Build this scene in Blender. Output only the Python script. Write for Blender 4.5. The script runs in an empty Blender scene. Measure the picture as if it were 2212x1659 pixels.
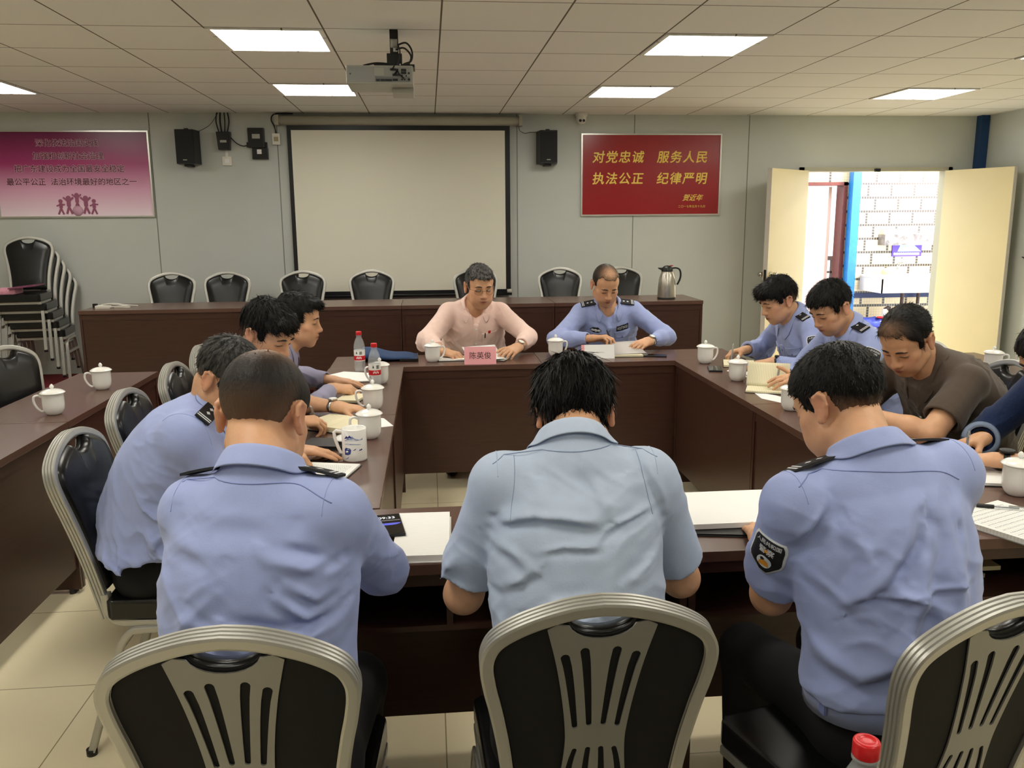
import bpy, bmesh, math, random
import numpy as np
from mathutils import Vector, Matrix
from mathutils.bvhtree import BVHTree
random.seed(7)
sc = bpy.context.scene
COL = sc.collection
# ------------------------------------------------------------------ camera
def cam_axes(pitch, yaw, roll):
    cy, sy, cp, sp = math.cos(yaw), math.sin(yaw), math.cos(pitch), math.sin(pitch)
    f = Vector((sy*cp, cy*cp, -sp)); r = Vector((cy, -sy, 0)); u = r.cross(f)
    cr, sr = math.cos(roll), math.sin(roll)
    return r*cr+u*sr, u*cr-r*sr, f
CH = 1.58
_r, _u, _f = cam_axes(.191623, .0955386, -.00744543)
cam = bpy.data.cameras.new('camera'); camo = bpy.data.objects.new('camera', cam); COL.objects.link(camo)
camo.matrix_world = Matrix(((_r.x, _u.x, -_f.x, 0), (_r.y, _u.y, -_f.y, 0), (_r.z, _u.z, -_f.z, CH), (0, 0, 0, 1)))
cam.sensor_fit = 'HORIZONTAL'; cam.sensor_width = 36; cam.lens = 1832.5/2212*36; cam.clip_start = .05
sc.camera = camo
# ------------------------------------------------------------------ world, exposure
w = bpy.data.worlds.new('world'); sc.world = w; w.use_nodes = True
wn = w.node_tree; bg = wn.nodes['Background']
bg.inputs[0].default_value = (.93, .97, 1.0, 1); bg.inputs[1].default_value = 2.6
sc.view_settings.view_transform = 'Standard'; sc.view_settings.look = 'None'
sc.view_settings.exposure = 0.85; sc.view_settings.gamma = 1
sc.view_settings.use_curve_mapping = False
PANEL_STRENGTH = 9.0
# ------------------------------------------------------------------ helpers
def S(c):                      # sRGB 0-255 -> linear
    return tuple(((v/255)/12.92 if v/255 <= .04045 else ((v/255+.055)/1.055)**2.4) for v in c)
MATS = {}
def mat(name, rgb, rough=.5, metal=0, spec=.5, bump=0, bscale=40, var=0, vscale=6, emit=None, estr=0, trans=0, coat=0, vcol=None, stretch=None, sheen=0, ior=1.45, sss=0):
    if name in MATS: return MATS[name]
    m = bpy.data.materials.new(name); m.use_nodes = True; MATS[name] = m
    nt = m.node_tree; b = nt.nodes['Principled BSDF']; col = S(rgb)+(1,)
    b.inputs['Base Color'].default_value = col; b.inputs['Roughness'].default_value = rough
    b.inputs['Metallic'].default_value = metal; b.inputs['Specular IOR Level'].default_value = spec
    b.inputs['IOR'].default_value = ior
    if trans: b.inputs['Transmission Weight'].default_value = trans
    if coat: b.inputs['Coat Weight'].default_value = coat; b.inputs['Coat Roughness'].default_value = .15
    if sheen: b.inputs['Sheen Weight'].default_value = sheen
    if sss: b.inputs['Subsurface Weight'].default_value = sss; b.inputs['Subsurface Radius'].default_value = (.012, .004, .002)
    if emit: b.inputs['Emission Color'].default_value = S(emit)+(1,); b.inputs['Emission Strength'].default_value = estr
    tc = nt.nodes.new('ShaderNodeTexCoord'); src = tc.outputs['Object']
    if stretch:
        mp = nt.nodes.new('ShaderNodeMapping'); mp.inputs['Scale'].default_value = stretch
        nt.links.new(src, mp.inputs[0]); src = mp.outputs[0]
    base = None
    if vcol:
        a = nt.nodes.new('ShaderNodeVertexColor'); a.layer_name = vcol; base = a.outputs[0]
        nt.links.new(base, b.inputs['Base Color'])
    if var:
        n = nt.nodes.new('ShaderNodeTexNoise'); n.inputs['Scale'].default_value = vscale; n.inputs['Detail'].default_value = 5
        nt.links.new(src, n.inputs[0])
        mr = nt.nodes.new('ShaderNodeMapRange'); mr.inputs[1].default_value = .3; mr.inputs[2].default_value = .7
        mr.inputs[3].default_value = 1-var; mr.inputs[4].default_value = 1+var
        nt.links.new(n.outputs[0], mr.inputs[0])
        mx = nt.nodes.new('ShaderNodeMix'); mx.data_type = 'RGBA'; mx.blend_type = 'MULTIPLY'; mx.inputs[0].default_value = 1
        if base: nt.links.new(base, mx.inputs[6])
        else: mx.inputs[6].default_value = col
        nt.links.new(mr.outputs[0], mx.inputs[7]); nt.links.new(mx.outputs[2], b.inputs['Base Color'])
    if bump:
        n2 = nt.nodes.new('ShaderNodeTexNoise'); n2.inputs['Scale'].default_value = bscale; n2.inputs['Detail'].default_value = 4
        nt.links.new(src, n2.inputs[0])
        bp = nt.nodes.new('ShaderNodeBump'); bp.inputs['Strength'].default_value = bump; bp.inputs['Distance'].default_value = .01
        nt.links.new(n2.outputs[0], bp.inputs['Height']); nt.links.new(bp.outputs[0], b.inputs['Normal'])
    return m
def tag(o, label=None, cat=None, group=None, kind=None):
    if label: o['label'] = label
    if cat: o['category'] = cat
    if group: o['group'] = group
    if kind: o['kind'] = kind
    return o
def thing(name, label, cat, loc=(0, 0, 0), rz=0, group=None):
    o = bpy.data.objects.new(name, None); COL.objects.link(o); o.empty_display_size = .05
    o.location = loc; o.rotation_euler = (0, 0, rz)
    return tag(o, label, cat, group)
def link(name, me, m=None, parent=None, loc=None, rot=None):
    o = bpy.data.objects.new(name, me); COL.objects.link(o)
    if m is not None: me.materials.append(m)
    if parent is not None: o.parent = parent
    if loc is not None: o.location = loc
    if rot is not None: o.rotation_euler = rot
    return o
def dup(root, loc, rz=None, label=None, group=None):
    r = root.copy(); COL.objects.link(r); r.location = loc
    if rz is not None: r.rotation_euler = (0, 0, rz)
    if label: r['label'] = label
    if group: r['group'] = group
    for ch in list(root.children):
        c = ch.copy(); COL.objects.link(c); c.parent = r
        for g in ch.children:
            d = g.copy(); COL.objects.link(d); d.parent = c
    return r
class MB:                      # collects shapes into one mesh
    def __init__(s): s.v = []; s.f = []; s.sm = []
    def add(s, v, f, smooth=False):
        o = len(s.v); s.v += [tuple(p) for p in v]; s.f += [tuple(i+o for i in q) for q in f]; s.sm += [smooth]*len(f); return s
    def box(s, x0, x1, y0, y1, z0, z1, M=None):
        v = [Vector((x, y, z)) for z in (z0, z1) for y in (y0, y1) for x in (x0, x1)]
        if M is not None: v = [M @ p for p in v]
        return s.add(v, [(0, 2, 3, 1), (4, 5, 7, 6), (0, 1, 5, 4), (2, 6, 7, 3), (0, 4, 6, 2), (1, 3, 7, 5)])
    def cyl(s, p0, p1, r0, r1=None, n=16, cap=True):
        r1 = r0 if r1 is None else r1; p0 = Vector(p0); p1 = Vector(p1); d = (p1-p0).normalized()
        a = d.orthogonal().normalized(); b = d.cross(a)
        v = [p+(a*math.cos(2*math.pi*i/n)+b*math.sin(2*math.pi*i/n))*r for p, r in ((p0, r0), (p1, r1)) for i in range(n)]
        f = [(i, (i+1) % n, n+(i+1) % n, n+i) for i in range(n)]
        s.add(v, f, True)
        if cap:
            s.add(v[:n], [tuple(range(n))[::-1]]); s.add(v[n:], [tuple(range(n))])
        return s
    def tube(s, pts, r, n=8, closed=False, smooth=True):
        pts = [Vector(p) for p in pts]; N = len(pts); rs = r if isinstance(r, (list, tuple)) else [r]*N
        t0 = (pts[1]-pts[0]).normalized(); a = t0.orthogonal().normalized(); v = []
        for k, p in enumerate(pts):
            q0 = pts[k-1] if (k or closed) else p; q1 = pts[(k+1) % N] if (k < N-1 or closed) else p
            t = (q1-q0).normalized(); a = (a-t*a.dot(t)).normalized(); b = t.cross(a)
            v += [p+(a*math.cos(2*math.pi*i/n)+b*math.sin(2*math.pi*i/n))*rs[k] for i in range(n)]
        f = []
        for k in range(N if closed else N-1):
            for i in range(n):
                f.append((k*n+i, k*n+(i+1) % n, ((k+1) % N)*n+(i+1) % n, ((k+1) % N)*n+i))
        s.add(v, f, smooth)
        if not closed: s.add(v[:n], [tuple(range(n))[::-1]]); s.add(v[-n:], [tuple(range(n))])
        return s
    def lathe(s, prof, n=32, c=(0, 0, 0)):
        v = []; f = []; c = Vector(c)
        for r, z in prof:
            v += [c+Vector((r*math.cos(2*math.pi*i/n), r*math.sin(2*math.pi*i/n), z)) for i in range(n)]
        for k in range(len(prof)-1):
            for i in range(n): f.append((k*n+i, k*n+(i+1) % n, (k+1)*n+(i+1) % n, (k+1)*n+i))
        return s.add(v, f, True)
    def sweep(s, pts, prof, B, smooth=True):
        """profile (n,b) points swept along pts; B: fixed binormal (or list)"""
        pts = [Vector(p) for p in pts]; N = len(pts); m = len(prof); v = []
        for k, p in enumerate(pts):
            t = (pts[min(k+1, N-1)]-pts[max(k-1, 0)]).normalized(); b = Vector(B[k] if isinstance(B, list) else B)
            b = (b-t*b.dot(t)).normalized(); n_ = b.cross(t)
            v += [p+n_*q[0]+b*q[1] for q in prof]
        f = [(k*m+i, k*m+(i+1) % m, (k+1)*m+(i+1) % m, (k+1)*m+i) for k in range(N-1) for i in range(m)]
        s.add(v, f, smooth); s.add(v[:m], [tuple(range(m))[::-1]]); s.add(v[-m:], [tuple(range(m))]); return s
    def prism(s, poly, z0, z1, M=None):
        n = len(poly); v = [Vector((x, y, z)) for z in (z0, z1) for x, y in poly]
        if M is not None: v = [M @ p for p in v]
        return s.add(v, [tuple(range(n))[::-1], tuple(range(n, 2*n))]+[(i, (i+1) % n, n+(i+1) % n, n+i) for i in range(n)])
    def mesh(s, name):
        me = bpy.data.meshes.new(name); me.from_pydata(s.v, [], s.f); me.polygons.foreach_set('use_smooth', s.sm); me.update()
        return me
    def build(s, name, m, parent=None, bevel=0, loc=None, rot=None, seg=2, fix=True):
        me = s.mesh(name)
        if fix or bevel:
            bm = bmesh.new(); bm.from_mesh(me); bmesh.ops.remove_doubles(bm, verts=bm.verts, dist=1e-6)
            if bevel:
                es = [e for e in bm.edges if len(e.link_faces) == 2 and e.calc_face_angle(0) > .6]
                bmesh.ops.bevel(bm, geom=es, offset=bevel, segments=seg, affect='EDGES', profile=.7, clamp_overlap=True)
            bmesh.ops.recalc_face_normals(bm, faces=bm.faces); bm.to_mesh(me); bm.free()
        return link(name, me, m, parent, loc, rot)
def box(name, dims, m, parent=None, bevel=0, **k):
    return MB().box(*dims).build(name, m, parent, bevel, **k)
def plate(name, outer, holes, thick, m, parent=None, M=None):
    c = bpy.data.curves.new(name, 'CURVE'); c.dimensions = '2D'; c.fill_mode = 'BOTH'; c.extrude = thick/2
    for poly in [outer]+holes:
        sp = c.splines.new('POLY'); sp.points.add(len(poly)-1); sp.use_cyclic_u = True
        for q, (x, y) in zip(sp.points, poly): q.co = (x, y, 0, 1)
    return curve_mesh(name, c, m, parent, M)
def curve_mesh(name, c, m, parent, M):
    o = bpy.data.objects.new(name, c); COL.objects.link(o); dg = bpy.context.evaluated_depsgraph_get()
    me = bpy.data.meshes.new_from_object(o.evaluated_get(dg)); bpy.data.objects.remove(o); bpy.data.curves.remove(c)
    me.name = name; me.materials.clear()
    if M is not None: me.transform(M)
    return link(name, me, m, parent)
def text(name, body, size, m, parent=None, M=None, extrude=.0006, offset=0, shear=0, spacing=1, align='CENTER'):
    c = bpy.data.curves.new(name, 'FONT'); c.body = body; c.size = size; c.extrude = extrude; c.offset = offset; c.shear = shear
    c.space_character = spacing; c.align_x = align; c.align_y = 'CENTER'; c.resolution_u = 3
    return curve_mesh(name, c, m, parent, M)
def catmull(pts, n=6):
    P = [Vector(p) for p in pts]; out = []
    for i in range(len(P)-1):
        a, b, c, d = P[max(i-1, 0)], P[i], P[i+1], P[min(i+2, len(P)-1)]
        for k in range(n):
            t = k/n
            out.append(.5*((2*b)+(c-a)*t+(2*a-5*b+4*c-d)*t*t+(3*b-a-3*c+d)*t**3))
    return out+[P[-1]]
def RX(a): return Matrix.Rotation(a, 4, 'X')
def RY(a): return Matrix.Rotation(a, 4, 'Y')
def RZ(a): return Matrix.Rotation(a, 4, 'Z')
def T(x, y, z): return Matrix.Translation((x, y, z))
WALLM = RX(math.pi/2)          # 2D (x,y) -> wall facing the camera (-Y)
# ------------------------------------------------------------------ materials
m_wall = mat('wall paint', (194, 198, 192), .45, spec=.3, var=.02, vscale=3)
m_ceil = mat('ceiling board', (232, 231, 228), .8, spec=.2)
m_floor = mat('floor tile', (232, 220, 186), .12, spec=.5)
m_wood = mat('walnut laminate', (66, 42, 34), .3, spec=.5, var=.12, vscale=5, stretch=(1, 1, 14))
m_top_lit = mat('walnut laminate lit top', (91, 65, 56), .26, spec=.5)  # same laminate, lightened to stand in for reflection on the tops
m_alu = mat('brushed aluminium', (180, 179, 173), .42, metal=.65, bump=.02, bscale=200)
m_vinyl = mat('black vinyl', (16, 16, 17), .28, spec=.5, bump=.05, bscale=25)
m_blackfab = mat('black back board', (11, 10, 10), .8)
m_black = mat('black plastic', (18, 18, 19), .4)
m_white = mat('white plastic', (225, 222, 212), .4)
m_grey = mat('grey plastic', (168, 168, 160), .45)
m_china = mat('white porcelain', (246, 245, 240), .12, spec=.6, coat=.4)
m_paper = mat('white paper', (240, 240, 238), .7)
m_cream = mat('cream paper', (236, 228, 196), .7)
m_steel = mat('brushed steel', (190, 184, 174), .28, metal=1, bump=.03, bscale=60, stretch=(1, 1, .05))
m_darkgap = mat('dark gap', (60, 58, 50), .8)
def add_lines(m, period, width, dark, axis, offs=(0, 0)):
    """dark lines of `width` on a grid of `period` in object space (axis: two of 0,1,2)"""
    nt = m.node_tree; b = nt.nodes['Principled BSDF']; geo = nt.nodes.new('ShaderNodeTexCoord'); sep = nt.nodes.new('ShaderNodeSeparateXYZ')
    nt.links.new(geo.outputs['Object'], sep.inputs[0]); outs = []
    for k, a in enumerate(axis):
        if period[k] is None: continue
        ad = nt.nodes.new('ShaderNodeMath'); ad.operation = 'ADD'; ad.inputs[1].default_value = -offs[k]+1000*period[k]+width/2
        md = nt.nodes.new('ShaderNodeMath'); md.operation = 'MODULO'; md.inputs[1].default_value = period[k]
        lt = nt.nodes.new('ShaderNodeMath'); lt.operation = 'LESS_THAN'; lt.inputs[1].default_value = width
        nt.links.new(sep.outputs[a], ad.inputs[0]); nt.links.new(ad.outputs[0], md.inputs[0]); nt.links.new(md.outputs[0], lt.inputs[0]); outs.append(lt.outputs[0])
    o = outs[0]
    if len(outs) > 1:
        mx = nt.nodes.new('ShaderNodeMath'); mx.operation = 'MAXIMUM'; nt.links.new(outs[0], mx.inputs[0]); nt.links.new(outs[1], mx.inputs[1]); o = mx.outputs[0]
    mix = nt.nodes.new('ShaderNodeMix'); mix.data_type = 'RGBA'; nt.links.new(o, mix.inputs[0])
    lk = [l for l in nt.links if l.to_socket == b.inputs['Base Color']]
    if lk: nt.links.new(lk[0].from_socket, mix.inputs[6])
    else: mix.inputs[6].default_value = b.inputs['Base Color'].default_value
    mix.inputs[7].default_value = S(dark)+(1,); nt.links.new(mix.outputs[2], b.inputs['Base Color'])
add_lines(m_floor, (.6, .6), .004, (150, 140, 110), (0, 1), (.015, 2.83))
add_lines(m_ceil, (.6, .6), .009, (104, 96, 82), (0, 1), (.0887, 4.0963))
# ------------------------------------------------------------------ room
W = 8.26; CZ = 2.55; XL, XR, YB = -5.6, 5.52, -3.2
DX0, DX1, DZ = 3.68, 5.17, 2.02
def struct(o): o['kind'] = 'structure'; return o
struct(box('floor', (XL-.1, XR+.1, YB-.1, W+.1, -.1, 0), m_floor))
struct(box('ceiling', (XL-.1, XR+.1, YB-.1, W+.1, CZ, CZ+.1), m_ceil))
wb = MB(); wb.box(XL-.1, DX0-.04, W, W+.1, 0, CZ); wb.box(DX1+.04, XR+.1, W, W+.1, 0, CZ); wb.box(DX0-.04, DX1+.04, W, W+.1, DZ+.04, CZ)
struct(wb.build('wall_back', m_wall, fix=False))
struct(box('wall_left', (XL-.1, XL, YB, W, 0, CZ), m_wall)); struct(box('wall_right', (XR, XR+.1, YB, W, 0, CZ), m_wall))
struct(box('wall_front', (XL, XR, YB-.1, YB, 0, CZ), m_wall))
m_seam = mat('panel seam', (120, 122, 114), .6)
for i, x in enumerate((-2.49, -1.36, .856, 1.985, 3.115)):
    struct(box('trim_%d' % (i+1), (x-.004, x+.004, W-.0015, W+.01, .18, CZ), m_seam))
m_blue = mat('blue painted steel', (38, 112, 178), .45, var=.1, vscale=20)
m_navy = mat('navy painted steel', (24, 62, 110), .5)
struct(MB().box(5.435, 5.515, W-.09, W-.002, 0, CZ).build('trim_6', m_navy))
m_carpet = mat('red carpet', (110, 22, 28), .95, bump=.3, bscale=400)
st = thing('stage_platform', 'low stage platform covered in red carpet along the back wall', 'platform', (0, 0, 0))
box('carpet', (-4.6, 2.45, 6.05, W-.003, 0, .18), m_carpet, st, bevel=.01)
# ceiling light panels
m_glow = mat('light diffuser', (255, 250, 235), .5, emit=(255, 251, 240), estr=PANEL_STRENGTH)
LP = {(-6, 1): 0, (-6, 4): 'far left of the photo, cut by its edge', (-2, 1): 'larger one left of the projector, nearer the viewer', (-2, 4): 'smaller one half hidden behind the projector',
      (2, 1): 'large one above the red poster, nearer the viewer', (2, 4): 'small one nearer the red poster', (6, 1): 'at the right edge of the photo', (6, 4): 'above the open doorway'}
first = None
def light(i, j, lab):
    global first
    x = .0887+.6*i+.3; y = 4.0963+.6*j+.3
    lb = 'square ceiling light panel, '+lab
    if first is None:
        first = thing('ceiling_light', lb, 'ceiling light', (x, y, CZ), 0, 'recessed ceiling light panels')
        box('diffuser', (-.272, .272, -.272, .272, -.006, -.002), m_glow, first)
        fr = MB()
        for a in ((-.295, .295, -.295, -.272), (-.295, .295, .272, .295), (-.295, -.272, -.272, .272), (.272, .295, -.272, .272)): fr.box(*a, -.008, 0)
        fr.build('frame', m_ceil, first, fix=False)
    else: dup(first, (x, y, CZ), 0, lb)
light(-2, 1, LP[(-2, 1)])
for k in ((-6, 4), (-2, 4), (2, 1), (2, 4), (6, 1), (6, 4)): light(*k, LP[k])
light(-6, 1, 'beyond the left edge of the photo')
for i in (-6, -2, 2, 6):
    for j in ((-2, -5, -8) if abs(i) == 2 else (-2, -5)): light(i, j, 'above the near tables, out of the photo')
# ------------------------------------------------------------------ door and the washroom beyond
m_cream_door = mat('cream door paint', (214, 200, 156), .4, var=.03, vscale=2)
m_frame = mat('door frame paint', (170, 168, 150), .45)
fr = MB(); fr.box(DX0-.04, DX0, W-.03, W+.13, 0, DZ+.04); fr.box(DX1, DX1+.04, W-.03, W+.13, 0, DZ+.04); fr.box(DX0-.04, DX1+.04, W-.03, W+.13, DZ, DZ+.04)
df = struct(fr.build('trim_7', m_frame, fix=False))
box('door_closer_catch', ((DX0+DX1)/2-.03, (DX0+DX1)/2+.02, W-.06, W-.03, DZ-.005, DZ+.025), m_black, df)
m_chrome = mat('chrome', (200, 196, 188), .12, metal=1)
m_door_edge = mat('door edge paint', (196, 190, 178), .4)
def leaf(n, hx, hy, ex, ey, knob):
    d = Vector((ex-hx, ey-hy, 0)); L = d.length; a = math.atan2(d.y, d.x); M = T(hx, hy, 0) @ RZ(a)
    sgn = 1 if knob else -1
    y0, y1 = (0, .045) if knob else (-.045, 0)
    o = MB().box(.0, L-.002, y0+.001, y1-.001, .012, DZ+.005, M).build('door_%d' % n, m_cream_door, bevel=.002); struct(o)
    MB().box(L-.003, L+.001, y0, y1, .012, DZ+.005, M).build('door_edge', m_door_edge, o)
    if knob:
        for s, yy in ((-1, y0), (1, y1)):
            b = MB(); b.cyl(M @ Vector((L-.065, yy, 1.05)), M @ Vector((L-.065, yy+s*.012, 1.05)), .03, n=20)
            b.cyl(M @ Vector((L-.065, yy+s*.012, 1.05)), M @ Vector((L-.065, yy+s*.04, 1.05)), .012, n=16)
            b.cyl(M @ Vector((L-.065, yy+s*.035, 1.05)), M @ Vector((L-.065, yy+s*.075, 1.05)), .027, .022, n=20)
            b.build('door_knob', m_chrome, o)
        lk = MB().box(L, L+.003, .01, .035, 1.0, 1.1, M).build('lock_plate', m_black, o)
        MB().box(L+.003, L+.006, .017, .028, 1.03, 1.065, M).build('latch', m_chrome, lk)
    return o
leaf(1, DX0+.005, W-.03, 3.115, 7.75, True)
leaf(2, DX1-.005, W-.03, 5.41, 7.545, False)
TY = 10.0
def tile_mat():
    m = bpy.data.materials.new('mosaic tile'); m.use_nodes = True; nt = m.node_tree; b = nt.nodes['Principled BSDF']; b.inputs['Roughness'].default_value = .3
    tc = nt.nodes.new('ShaderNodeTexCoord'); sep = nt.nodes.new('ShaderNodeSeparateXYZ'); nt.links.new(tc.outputs['Object'], sep.inputs[0])
    def mth(op, a, bb=None):
        n = nt.nodes.new('ShaderNodeMath'); n.operation = op
        for i, q in enumerate((a, bb)):
            if q is None: continue
            if isinstance(q, (int, float)): n.inputs[i].default_value = q
            else: nt.links.new(q, n.inputs[i])
        return n.outputs[0]
    x, z = sep.outputs[0], sep.outputs[2]; P = .0325
    ix = mth('FLOOR', mth('DIVIDE', x, P)); iz = mth('FLOOR', mth('DIVIDE', z, P))
    fx = mth('MODULO', mth('ADD', x, 325*P), P); fz = mth('MODULO', mth('ADD', z, 325*P), P)
    grout = mth('MAXIMUM', mth('LESS_THAN', fx, .004), mth('LESS_THAN', fz, .004))
    rowm = mth('MODULO', mth('ADD', iz, 600), 5); hrow = mth('COMPARE', rowm, 0); 
    n = [k for k in nt.nodes if k.type == 'MATH' and k.operation == 'COMPARE']
    n[-1].inputs[2].default_value = .1
    band = mth('MODULO', mth('FLOOR', mth('DIVIDE', mth('ADD', iz, 600), 5)), 2)
    colm = mth('MODULO', mth('ADD', mth('ADD', ix, 600), mth('MULTIPLY', band, 3)), 9); vcol = mth('COMPARE', colm, 0)
    n = [k for k in nt.nodes if k.type == 'MATH' and k.operation == 'COMPARE']; n[-1].inputs[2].default_value = .1
    dark = mth('MAXIMUM', hrow, vcol)
    m1 = nt.nodes.new('ShaderNodeMix'); m1.data_type = 'RGBA'; nt.links.new(dark, m1.inputs[0]); m1.inputs[6].default_value = S((224, 205, 166))+(1,); m1.inputs[7].default_value = S((62, 56, 54))+(1,)
    m2 = nt.nodes.new('ShaderNodeMix'); m2.data_type = 'RGBA'; nt.links.new(grout, m2.inputs[0]); nt.links.new(m1.outputs[2], m2.inputs[6]); m2.inputs[7].default_value = S((196, 182, 150))+(1,)
    nt.links.new(m2.outputs[2], b.inputs['Base Color']); return m
m_tile = tile_mat()
tw = MB(); tw.box(5.0, 7.6, TY, TY+.12, 0, 2.8); tw.box(3.0, 4.42, TY, TY+.12, 0, 2.8); tw.box(4.42, 5.0, TY, TY+.12, 1.99, 2.8)
struct(tw.build('wall_washroom', m_tile, fix=False))
struct(box('floor_corridor', (2.0, 8.0, W+.1, 14, -.1, 0), mat('corridor floor', (150, 146, 140), .6)))
m_rust = mat('dark red door frame', (86, 32, 26), .5, var=.2, vscale=20)
f3 = MB(); f3.box(4.42, 4.46, TY-.04, TY+.14, 0, 1.99); f3.box(4.955, 5.005, TY-.04, TY+.14, 0, 1.99); f3.box(4.42, 5.005, TY-.04, TY+.14, 1.95, 1.99)
struct(f3.build('trim_8', m_rust, fix=False))
struct(box('door_3', (4.86, 4.90, TY+.15, TY+.75, .02, 1.94), mat('pale pink door', (226, 196, 190), .5)))
struct(MB().box(5.02, 5.12, TY-.14, TY-.03, 0, 2.8).build('trim_9', m_blue))
struct(box('wall_outer', (2.0, 8.5, 13.4, 13.5, 0, 2.2), mat('white outer wall', (228, 222, 218), .6)))
rl = thing('balcony_railing', 'dark metal balcony railing seen through the far door frame', 'railing', (0, 0, 0)); m_rail = mat('dark rail metal', (70, 54, 52), .5)
RY0 = 12.2
MB().box(4.6, 7.2, RY0, RY0+.06, .95, 1.01).build('handrail', m_rail, rl); MB().box(4.6, 7.2, RY0+.015, RY0+.045, .76, .79).build('middle_rail', m_rail, rl)
for i in range(14): box('baluster', (4.62+i*.19, 4.65+i*.19, RY0+.015, RY0+.045, 0, .95), m_rail, rl)
# sink
m_sink = mat('sink counter', (226, 214, 206), .3)
sk = thing('wash_counter', 'pink-white wash counter with taps on the tiled wall outside the doorway', 'sink', (0, 0, 0))
MB().box(5.24, 7.3, TY-.52, TY, .865, .895).build('counter_top', m_sink, sk, bevel=.004)
MB().box(5.25, 7.3, TY-.51, TY-.485, .70, .865).build('front_apron', m_sink, sk); MB().box(5.245, 5.27, TY-.51, TY, .70, .865).build('side_apron', m_sink, sk)
for x in (5.66, 6.2, 6.75):
    b = MB(); b.cyl((x, TY-.12, .895), (x, TY-.12, 1.02), .018, n=14); b.tube([(x, TY-.12, .99), (x, TY-.18, 1.03), (x, TY-.26, 1.03)], .013); b.tube([(x, TY-.12, 1.02), (x+.03, TY-.1, 1.07), (x+.06, TY-.09, 1.09)], .008)
    b.build('tap', m_chrome, sk)
m_soap = mat('amber soap', (196, 150, 110), .4)
for x in (5.5, 6.13): MB().lathe([(0, 0), (.055, 0), (.06, .03), (.05, .06), (.02, .075), (0, .077)], 20, (x, TY-.15, .895)).build('soap_dish', m_soap, sk)
m_pipe = mat('dark drain pipe', (64, 48, 46), .5); m_pvc = mat('white pvc', (226, 222, 214), .4)
px_ = 5.66
pp = MB(); pp.tube(catmull([(px_, TY-.26, .70), (px_, TY-.26, .55), (px_-.01, TY-.26, .46), (px_-.06, TY-.26, .40), (px_-.12, TY-.26, .44), (px_-.16, TY-.26, .50), (px_-.21, TY-.26, .48)]), .022, 12); pp.build('drain_pipe', m_pipe, sk)
pp = MB(); pp.tube(catmull([(px_-.21, TY-.26, .49), (px_-.21, TY-.26, .40), (px_-.19, TY-.26, .36), (px_-.1, TY-.26, .34), (px_-.08, TY-.1, .34)]), .028, 12); pp.build('pipe_elbow', m_pvc, sk)
pp = MB(); pp.tube(catmull([(px_+.3, TY-.1, .69), (px_+.3, TY-.1, .5), (px_+.34, TY-.1, .43), (px_+.52, TY-.1, .43), (px_+.56, TY-.1, .3)]), .02, 12); pp.build('supply_pipe', m_pipe, sk)
sk.location = (0, -.012, 0)
for x, z in ((px_+.3, .5), (px_+.5, .41)): MB().cyl((x, TY-.1, z-.03), (x, TY-.1, z+.03), .028).build('pipe_joint', m_pvc, sk)
struct(box('trim_10', (5.12, 7.5, TY-.02, TY, .60, .66), mat('navy strip', (34, 48, 92), .5)))
sh = thing('wall_rack', 'grey stone-patterned metal rack on the tiled wall above the purple sign', 'rack', (0, 0, 0))
m_stone = mat('speckled grey metal', (104, 100, 100), .35, var=.5, vscale=14)
MB().box(5.45, 6.21, TY-.16, TY, 1.24, 1.37).build('rack_box', m_stone, sh); MB().box(5.45, 6.21, TY-.14, TY, 1.37, 1.385).build('top_ledge', m_steel, sh)
MB().box(5.47, 5.78, TY-.1, TY, 1.385, 1.43).build('towel_roll', m_grey, sh)
for x in (5.51, 6.15): MB().cyl((x, TY-.165, 1.30), (x, TY-.16, 1.30), .018).build('screw_cap', m_chrome, sh)
sg = thing('washroom_sign', 'small purple and cyan sign with white lettering above the wash counter', 'sign', (0, 0, 0))
m_purple = mat('purple print', (84, 62, 190), .4)
MB().box(5.635, 6.01, TY-.02, TY, 1.10, 1.235).build('board', m_purple, sg)
MB().prism([(5.73, 1.235), (5.91, 1.235), (6.0, 1.16), (5.70, 1.16)], TY-.0215, TY-.02, Matrix(((1, 0, 0, 0), (0, 0, 1, 0), (0, 1, 0, 0), (0, 0, 0, 1)))).build('cyan_glow_print', mat('cyan print', (150, 214, 232), .4), sg)
MB().prism([(5.65+.33*t, 1.13+(.018 if k % 2 else .012)) for k, t in enumerate(np.linspace(0, 1, 24))]+[(5.98, 1.118), (5.65, 1.118)], TY-.0235, TY-.0215, Matrix(((1, 0, 0, 0), (0, 0, 1, 0), (0, 1, 0, 0), (0, 0, 0, 1)))).build('white_lettering', m_paper, sg)
rb = thing('rubbish_bag', 'crumpled blue plastic bag with red spot under the wash counter', 'bag', (5.3, TY-.35, 0))
b = MB(); prof = [(0, 0), (.13, 0), (.15, .1), (.165, .28), (.17, .36), (.15, .38), (.05, .385), (0, .384)]; b.lathe(prof, 28)
rng = np.random.default_rng(3); b.v = [(x*(1+.08*rng.standard_normal()), y*(1+.08*rng.standard_normal()), z+.012*rng.standard_normal()*(z > .05)) for x, y, z in b.v]
b.build('bag', mat('blue plastic film', (62, 74, 168), .25), rb); MB().lathe([(0, .39), (.05, .395), (.045, .41), (0, .415)], 14, (.04, -.05, 0)).build('red_wrapper', mat('red wrapper', (190, 30, 40), .4), rb)
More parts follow.
